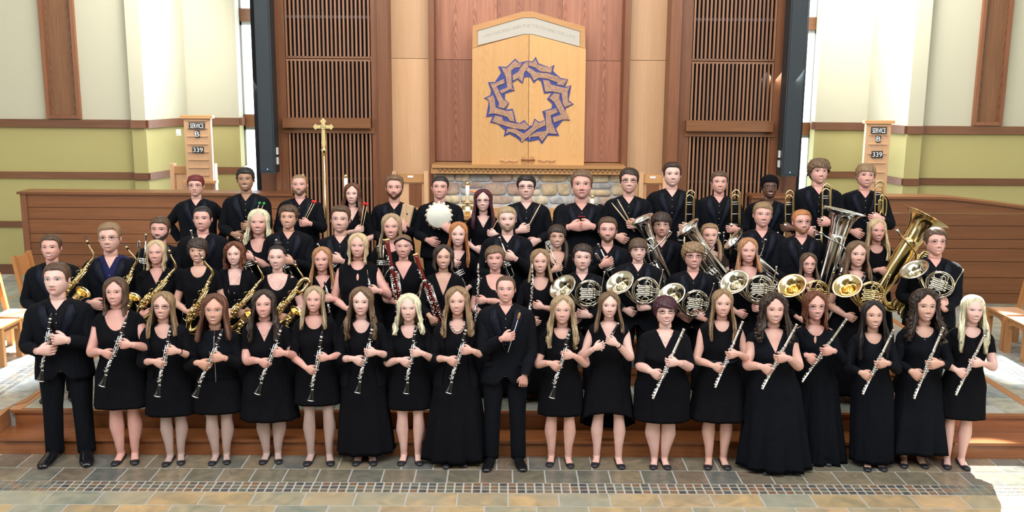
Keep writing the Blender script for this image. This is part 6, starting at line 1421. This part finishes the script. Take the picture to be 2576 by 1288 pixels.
# ---- second row, on the platform ----
person('B1','B','M',124,590,653,('short','brown'),'pink',S_,'young man with short brown hair behind the tall clarinettist, holding an alto saxophone',(),Yp=9.55,smile=2)
person('B2','B','M',272,562,632,('short','lightbrown',{'top':.085,'flip':1}),'fair',dict(type='suit',navy=1,neck=.06),'tall man with glasses and a navy shirt under his black suit, holding an alto saxophone',(('l',245,768,-20),),glasses='metal',Yp=9.75,smile=1)
person('B3','B','F',390,606,664,('straight','blonde',{'len':-.22,'th':.075}),'pink',D(V(.12),.78,collar=1),'blonde woman in a collared black blouse holding an alto saxophone upright',(('l',375,790,10),),bw=1.12,smile=2,eye='blue')
person('B4','B','F',495,600,660,('pixie','dark'),'light',D(('crew',.075,.06),.28),'woman with a short dark brown crop and black tee holding an alto saxophone',(),smile=2)
person('B5','B','F',588,611,667,('curly','red',{'len':-.12,'th':.13,'curl':.02}),'pale',D(('square',.072,.12),.9,studs=1),'red haired woman in a square neck top holding a tenor saxophone',(('l',577,790,-15),),bw=1.1,smile=1,extra=('longchain',))
person('B6','B','F',695,617,677,('back','black',{'bun':1,'hf':.87,'th':.03}),'pale',D(('scoop',.105,.13),.25),'woman with black hair in a bun and a wide scoop neck holding a baritone saxophone',(),bw=1.05,smile=1,eye='blue',extra=('longchain',))
person('B7','B','F',809,623,682,('straight','strawberry',{'len':-.70,'th':.07}),'pink',D(V(.10),0),'woman with long strawberry blonde hair and bare arms holding an english horn',(('r',824,752,175),),smile=1)
person('B8','B','F',899,588,647,('straight','blonde',{'len':-.20,'th':.08,'flip':1}),'pink',D(('crew',.07,.035),0,cutout=-.10,side=.05),'blonde woman in a sleeveless twisted neck top holding an oboe',(('r',938,731,178),),bw=1.2,smile=1,eye='blue')
person('B9','B','F',1014,590,648,('back','mid'),'pink',D(V(.13,.085),.22),'woman with a black headband and pearl earrings beside the tall bassoon',(('l',1010,775,-60),),smile=1,extra=('headband','earrings'),eye='blue')
person('B10','B','F',1115,617,676,('bob','dark'),'light',D(V(.19,.085),.9),'woman with a dark brown bob and deep v neck holding a bassoon',(('l',1090,810,-60),),smile=2)
person('B11','B','F',1246,619,679,('fringe','mid',{'th':.075,'hf':.74,'asym':.8,'flip':1}),'pink',D(('scoop',.095,.12),.28),'woman with short brown hair and pearl earrings holding a bass clarinet',(('r',1210,757,185),),bw=1.22,smile=1,extra=('earrings',))
person('B12','B','F',1360,628,687,('straight','lightbrown',{'len':-.30,'th':.075}),'fair',D(('scoop',.085,.09),.78),'young woman with shoulder length light brown hair holding a bass clarinet',(('r',1352,770,170),),smile=2)
person('B13','B','M',1466,615,678,('swept','dark',{'hf':.76}),'pale',S_,'unsmiling dark haired young man holding a french horn',(('r',1466,791,170),),smile=0)
person('B14','B','M',1607,600,656,('bangsboy','brown'),'pale',S_,'young man with a straight brown fringe and wire glasses holding a french horn',(('r',1615,774,180),),glasses='metal',smile=1)
person('B15','B','M',1747,611,674,('mop','lightbrown'),'pink',S_,'young man with tousled light brown hair and dark glasses holding a french horn',(('r',1758,794,150),),glasses='dark',smile=1)
person('B16','B','F',1885,600,660,('straight','strawberry',{'len':-.30,'th':.06,'flare':.25,'wave':.03}),'pink',D(('scoop',.09,.10),.5,lace=1),'strawberry blonde woman with lace sleeves holding a silver coloured french horn',(('r',1905,777,175),),bw=1.12,smile=2,eye='blue')
person('B17','B','F',2037,638,690,('straight','brown',{'len':-.50,'th':.06}),'pink',D(V(.12),.9),'woman with long brown hair and thin glasses holding a gold french horn low',(),glasses='metal',smile=1)
person('B18','B','F',2160,608,670,('straight','mid',{'len':-.45,'th':.09,'flare':.2}),'fair',D(('scoop',.09,.09),.28),'woman with a chunky black bead necklace holding a gold french horn',(('r',2176,778,170),),bw=1.12,smile=1,extra=('beads',))
person('B19','B','M',2360,574,640,('swept','brown',{'hf':.78}),'pink',S_,'tall man with glasses at the right end holding a french horn before the choir wall',(('r',2368,762,120),),glasses='metal',smile=1,Yp=9.7,bw=1.05)
# ---- third row ----
person('C1','C','M',398,545,607,('short','brown',{'hf':.76}),'pink',S_,'man with brown hair and a chin beard holding a trumpet upright behind the blonde saxophonist',(),beard=('brown',.35),smile=2)
person('C2','C','M',506,518,579,('crop','black'),'pink',S_,'young man with very short black hair standing behind the cropped haired saxophonist',(),smile=1)
person('C3','C','F',648,528,588,('wavy','platinum',{'len':-.35,'th':.07}),'pink',D(('scoop',.085,.10),.3),'platinum blonde woman with a broad smile holding a trumpet',(('r',622,645,160),),bw=1.25,smile=2,wide=1.06)
person('C4','C','M',723,517,574,('curlyshort','brown'),'warm',S_,'man with curly brown hair holding a trumpet behind the woman with a bun',(('r',722,656,165),),smile=1)
person('C5','C','M',854,519,582,('quiff','brown'),'fair',S_,'young man with short combed brown hair reaching over his trumpet',(('r',843,652,165),),smile=1,eye='blue')
person('C6','C','F',984,539,600,('straight','dirty',{'len':-.65,'th':.06}),'pink',D(('crew',.07,.04),.95),'woman with long dark blonde hair behind the tall bassoon, holding a cornet',(),smile=2,eye='blue')
person('C7','C','F',1152,560,618,('straight','ginger',{'len':-.80,'th':.055}),'pale',D(V(.10),.9),'woman with long ginger hair holding a trumpet pointed down',(('l',1146,664,-20),),smile=2)
person('C8','C','M',1277,520,581,('short','dirty',{'hf':.78}),'pale',S_,'young man with combed blond hair and a short beard holding a trumpet',(('r',1279,646,165),),beard=('dirty',.3),smile=1)
person('C9','C','F',1402,566,622,('fringe','dark',{'pony':1,'hf':.70}),'light',D(('scoop',.09,.11),.9),'woman with dark fringe and glasses holding a trumpet across her chest',(('l',1404,676,20),),glasses='metal',smile=2,bw=1.08)
person('C10','C','M',1530,546,608,('short','brown',{'hf':.80}),'pink',S_,'man with a full brown beard holding a trumpet across his chest',(('l',1530,661,25),),beard=('mid',1),smile=1,eye='blue')
person('C11','C','M',1666,535,594,('shag','dark'),'fair',S_,'young man with shaggy dark hair and glasses beside an upright euphonium',(),glasses='metal',smile=0)
person('C12','C','F',1789,563,620,('fringe','lightbrown',{'pony':1,'hf':.84,'th':.03,'asym':.3}),'fair',D(('crew',.10,.055),.18,lace=1,mat='lace'),'woman in a black lace top with light brown hair over one shoulder holding a euphonium',(),smile=1)
person('C13','C','M',1921,508,569,('short','lightbrown',{'hf':.76}),'pink',S_,'young man with light brown hair holding a silver euphonium behind the lace sleeved horn player',(),smile=1,eye='blue',Yp=10.35)
person('C14','C','M',2021,527,587,('short','ginger',{'hf':.80,'top':.045}),'pink',S_,'ginger haired man with glasses and beard holding a silver tuba',(('r',2083,668,170,.03),),glasses='metal',beard=('ginger',.5),smile=1)
person('C15','C','F',2210,552,607,('straight','blonde',{'len':-.75,'th':.06}),'pink',D(('crew',.07,.04),.9),'blonde woman with long hair holding a large gold tuba',(('l',2222,684,-25),),smile=2)
# ---- back row ----
person('D1','D','M',490,440,492,('short','darkred',{'hf':.74,'top':.07}),'fair',dict(type='suit',back=1),'man with dark red dyed hair and glasses at the left end of the back row',(),glasses='metal',smile=0)
person('D2','D','M',616,422,478,('curlyshort','black',{'th':.035,'top':.07,'curl':.015}),'tan',S_,'laughing man with short black hair holding green mallets in the back row',(('r',618,571,175),),smile=2)
person('D3','D','M',752,437,490,('buzz','lightbrown'),'pink',S_,'man with a blond crew cut holding red mallets in the back row',(('r',764,562,178),),beard=('lightbrown',.25),smile=1,eye='blue')
person('D4','D','F',885,462,512,('wavy','auburn',{'len':-.75,'th':.07}),'pale',D(V(.12),.45,collar=1),'woman with long auburn hair holding red mallets',(('l',905,578,15),),smile=1)
person('D5','D','M',991,442,499,('quiff','mid'),'pink',S_,'man with swept back hair and a ginger beard holding a wooden clapper',(('r',1011,562,110),),beard=('auburn',.8),smile=0)
person('D6','D','M',1106,441,498,('crop','black',{'hf':.77}),'pink',dict(type='suit',pocket=1),'dark haired man holding a tambourine in front of his chest',(('r',1120,570,130),),smile=1)
person('D7','D','F',1216,477,530,('straight','redviolet',{'len':-.72,'th':.085}),'pale',D(V(.12),.5),'woman with long dark red hair and dark rimmed glasses holding a drumstick',(('r',1236,588,170),),glasses='dark',smile=2,extra=('chain',))
person('D8','D','M',1325,439,498,('short','black',{'hf':.76,'th':.05}),'pale',S_,'man with black hair and thin glasses holding one pale drumstick upright',(('l',1320,577,15),),glasses='dark',smile=1)
person('D9','D','M',1465,428,496,('swept','mid',{'hf':.80}),'pink',S_,'heavyset young man with hands clasped in front of the stone wall',(('r',1470,569,180),('l',1452,571,0)),bw=1.28,smile=0,extra=('phone',))
person('D10','D','M',1584,423,483,('swept','dark',{'hf':.76}),'fair',S_,'young man with dark glasses holding two pale drumsticks',(('r',1590,566,178),),glasses='dark',smile=2)
person('D11','D','M',1693,408,466,('short','dark',{'hf':.80,'top':.075}),'pale',S_,'tallest trombonist, dark haired, directly right of the drummer with two sticks',(('r',1722,575,180),),smile=1,bw=1.05)
person('D12','D','M',1812,430,484,('short','brown',{'hf':.77}),'pink',S_,'brown haired trombonist before the right slat screen',(('r',1840,577,180),),smile=1)
person('D13','D','M',1939,442,496,('beanie','black'),'dark',S_,'man in a black beanie and dark glasses holding a trombone',(('r',1977,574,180),),glasses='dark',smile=1)
person('D14','D','M',2064,400,459,('mop','mid'),'pink',S_,'tall curly haired trombonist before the right window',(('r',2072,560,180),),smile=1)
person('D15','D','M',2181,411,469,('bangsboy','lightbrown',{'hf':.68}),'pink',S_,'light brown haired man at the right end of the back row holding a bass trombone',(('r',2200,550,180),),smile=1)
# ================= WHAT THEY HOLD =================
for pid,pt,pb,lab in (('A1',(129,787),(104,957),'clarinet held by the tall young man at the far left, bell beside his hip'),('A2',(320,797),(258,969),'clarinet held by the woman in the scoop neck cap sleeve dress'),('A3',(430,818),(397,995),'clarinet held by the woman in the dark blazer'),
 ('A4',(561,827),(492,996),'clarinet held by the woman in the zip jacket'),('A5',(711,817),(648,989),'clarinet held by the woman with long dark wavy hair'),('A6',(811,832),(782,1006),'clarinet hanging lowest, held by the woman with elbow sleeves'),('A7',(939,814),(900,986),'clarinet held by the woman in the cardigan'),
 ('A8',(1046,818),(1022,988),'clarinet held by the pale blonde woman'),('A9',(1176,816),(1129,987),'clarinet held by the woman with the silver bib necklace'),('A11',(1434,827),(1388,999),'clarinet held by the woman right of the conductor')): inst('clarinet',pid,pt,pb,lab)
inst('piccolo','A12',(1556,813),(1513,882),'small black piccolo held by the woman in the sleeveless v neck dress')
for pid,pt,pb,lab in (('A13',(1721,827),(1642,1003),'silver flute held by the woman with plum hair'),('A14',(1869,808),(1799,975),'silver flute held by the woman in the sashed dress'),('A15',(2005,815),(1917,979),'silver flute held by the woman in the wrap gown'),
 ('A16',(2130,802),(2017,961),'silver flute held by the woman with the keyhole neckline, slanting most'),('A17',(2248,829),(2170,992),'silver flute held by the woman with long black hair'),('A18',(2373,823),(2299,1003),'silver flute held by the woman with dark curls'),('A19',(2485,827),(2404,994),'silver flute with gold lip plate at the far right')): inst('flute',pid,pt,pb,lab)
inst('baton','A10',(1307,790),(1278,886),'thin white conducting baton with cork handle in the conductor\'s hand')
inst('alto_saxophone','B1',(199,694),(150,755),'gold alto saxophone behind the tall clarinettist, only its upper half showing',uni=.78)
inst('alto_saxophone','B2',(322,702),(285,780),'alto saxophone of the man in the navy shirt, mostly its curved neck showing',uni=.78)
inst('alto_saxophone','B3',(428,690),(345,785),'gold alto saxophone held slanting by the blonde woman in the collared blouse',uni=.84)
inst('alto_saxophone','B4',(523,713),(470,822),'gold alto saxophone held by the woman with cropped dark hair',uni=.84)
inst('alto_saxophone','B5',(647,716),(567,812),'gold tenor saxophone with a swan neck held by the red haired woman').name='tenor_saxophone'
inst('baritone_saxophone','B6',(752,716),(690,800),'large baritone saxophone with looped top held by the woman with a bun')
inst('oboe','B7',(814,698),(834,800),'english horn held by the strawberry blonde woman').name='english_horn'
inst('oboe','B8',(924,679),(935,783),'black oboe held by the blonde woman in the twisted neck top')
inst('bassoon','B9',(973,602),(1004,790),'tall dark red bassoon in front of the woman with a headband')
inst('bassoon','B10',(1045,639),(1104,815),'dark red bassoon slanting in front of the woman with the bob')
inst('bass_clarinet','B11',(1203,672),(1197,815),'bass clarinet with silver neck, beside the conductor\'s left shoulder in the picture')
inst('bass_clarinet','B12',(1339,672),(1333,815),'bass clarinet with silver neck held by the young woman with light brown hair')
for pid,c,kind,lab,tl in (('B13',(1481,738),'french_horn','french horn of the unsmiling dark haired man',0),('B14',(1624,731),'french_horn','french horn of the young man with the straight fringe',.05),('B15',(1750,763),'french_horn','french horn of the man with tousled hair',.1),('B16',(1911,726),'french_horn','silver coloured french horn of the woman with lace sleeves',.0),
 ('B17',(2052,738),'gold_horn','gold french horn of the woman with thin glasses',.05),('B18',(2190,742),'gold_horn','gold french horn of the woman with the bead necklace',.1),('B19',(2364,716),'french_horn','french horn of the tall man at the right end',.25)): placec(kind,pid,c,.93,lab,tl,-.04,-.55 if pid=='B19' else 0)
inst('trumpet','C1',(366,614),(362,690),'silver trumpet held upright beside the blonde saxophonist\'s hair',uni=.9)
inst('trumpet','C2',(482,586),(505,680),'silver trumpet of the man with short black hair, mostly hidden',uni=.9,flip=True)
inst('trumpet','C3',(600,597),(640,695),'silver trumpet of the platinum blonde woman')
inst('trumpet','C4',(694,602),(738,697),'silver trumpet of the curly haired man')
inst('trumpet','C5',(798,613),(860,690),'silver trumpet of the man with combed brown hair')
inst('trumpet','C6',(965,602),(963,690),'silver cornet beside the tall bassoon').name='cornet'
inst('trumpet','C7',(1125,626),(1172,716),'silver trumpet held pointing down by the ginger haired woman')
inst('trumpet','C8',(1256,596),(1294,692),'silver trumpet of the blond man with a short beard')
inst('trumpet','C9',(1382,624),(1418,700),'silver trumpet of the woman with dark fringe',uni=.85)
inst('trumpet','C10',(1504,613),(1548,702),'silver trumpet of the man with a full beard')
inst('euphonium_left','C11',(1640,612),(1682,705),'silver euphonium slanting beside the shaggy haired man',dy=.0,uni=1.0)
inst('euphonium_left','C12',(1764,615),(1835,705),'silver euphonium slanting before the woman in lace',uni=1.0)
inst('euphonium_left','C13',(1868,622),(1972,710),'silver euphonium of the man behind the lace sleeved horn player',uni=1.0)
inst('silver_tuba','C14',(2125,530),(2068,735),'big silver tuba in front of the ginger haired man')
inst('gold_tuba','C15',(2332,544),(2205,745),'big gold tuba rising past the tall horn player\'s head')
for pid,pt,pb,kind,lab in (('D2',(653,511),(630,572),'green_mallet','left green headed mallet'),('D2',(664,512),(636,574),'green_mallet','right green headed mallet'),('D3',(787,507),(758,566),'red_mallet','left red mallet of the crew cut man'),('D3',(793,508),(762,568),'red_mallet','right red mallet of the crew cut man'),
 ('D4',(916,512),(905,585),'red_mallet','left red mallet of the auburn haired woman'),('D4',(924,514),(909,586),'red_mallet','right red mallet of the auburn haired woman'),('D7',(1252,552),(1231,592),'drumstick','drumstick held by the woman with dark red hair'),('D8',(1360,513),(1322,583),'drumstick','single upright drumstick of the man with black hair and glasses'),
 ('D10',(1540,512),(1596,582),'drumstick','left drumstick of the pair beside the stone wall'),('D10',(1554,503),(1594,574),'drumstick','right drumstick of the pair beside the stone wall')): inst(kind,pid,pt,pb,lab)
for pid,pt,pb,kind,lab in (('D11',(1738,473),(1734,590),'trombone','trombone held by the tallest trombonist'),('D12',(1852,471),(1850,590),'trombone','trombone held by the brown haired man before the slat screen'),('D13',(1987,485),(1985,590),'trombone','trombone held by the man in the beanie'),
 ('D14',(2080,464),(2078,575),'trombone','trombone held by the curly haired man'),('D15',(2213,450),(2210,565),'bass_trombone','bass trombone with double loops at the right end')): inst(kind,pid,pt,pb,lab,uni=1.0)
# beanie
p=PERSONS['D13']
# tambourine
Y=PERSONS['D6']['yi']-.02; c=at(1104,543,Y); t=empty('tambourine',c,'round cream tambourine with metal jingles held by the dark haired man','tambourine'); R=.135
q=MB(); q.tube([(0,-.004,0),(0,.0,0),(0,.004,0)],[R-.004,R,R-.004],SKINH,36,True,1.0,(0,0,1)); q.build('head',t)
q=MB(); a=np.linspace(0,2*pi,36,endpoint=False); G=[[(r*math.cos(k),y,r*math.sin(k)) for k in a] for r,y in ((R,.0),(R+.006,.002),(R+.006,.05),(R-.004,.05))]; q.grid(np.array(G),PALEW,True); q.build('rim',t)
for i in range(16):
    k=2*pi*i/16; q=MB(); q.tube([(( R+.006)*math.cos(k),.012,(R+.006)*math.sin(k)),((R+.006)*math.cos(k),.02,(R+.006)*math.sin(k))],.021,M['silver'],10,True,1.0,(0,0,1)); q.build('jingle',t)
# clapper
Y=PERSONS['D5']['yi']; pts=[at(*p_,Y) for p_ in ((1014,512),(1040,520),(1026,580),(1002,568))]; pts=[(p_.x,p_.z) for p_ in pts]
cl=prism('wooden_clapper',pts,Y-.02,Y-.004,CLAP); tag(cl,'flat wooden whip clapper held by the bearded man','clapper'); cl2=prism('board',[(x+.012,z+.004) for x,z in pts],Y+.0,Y+.014,CLAP,cl)
q=MB(); m_=at(1024,538,Y-.022); q.tube([(m_.x,Y-.024,m_.z),(m_.x,Y-.02,m_.z)],.009,EBONY,12,True,1.0,(0,0,1)); q.build('bolt',cl)
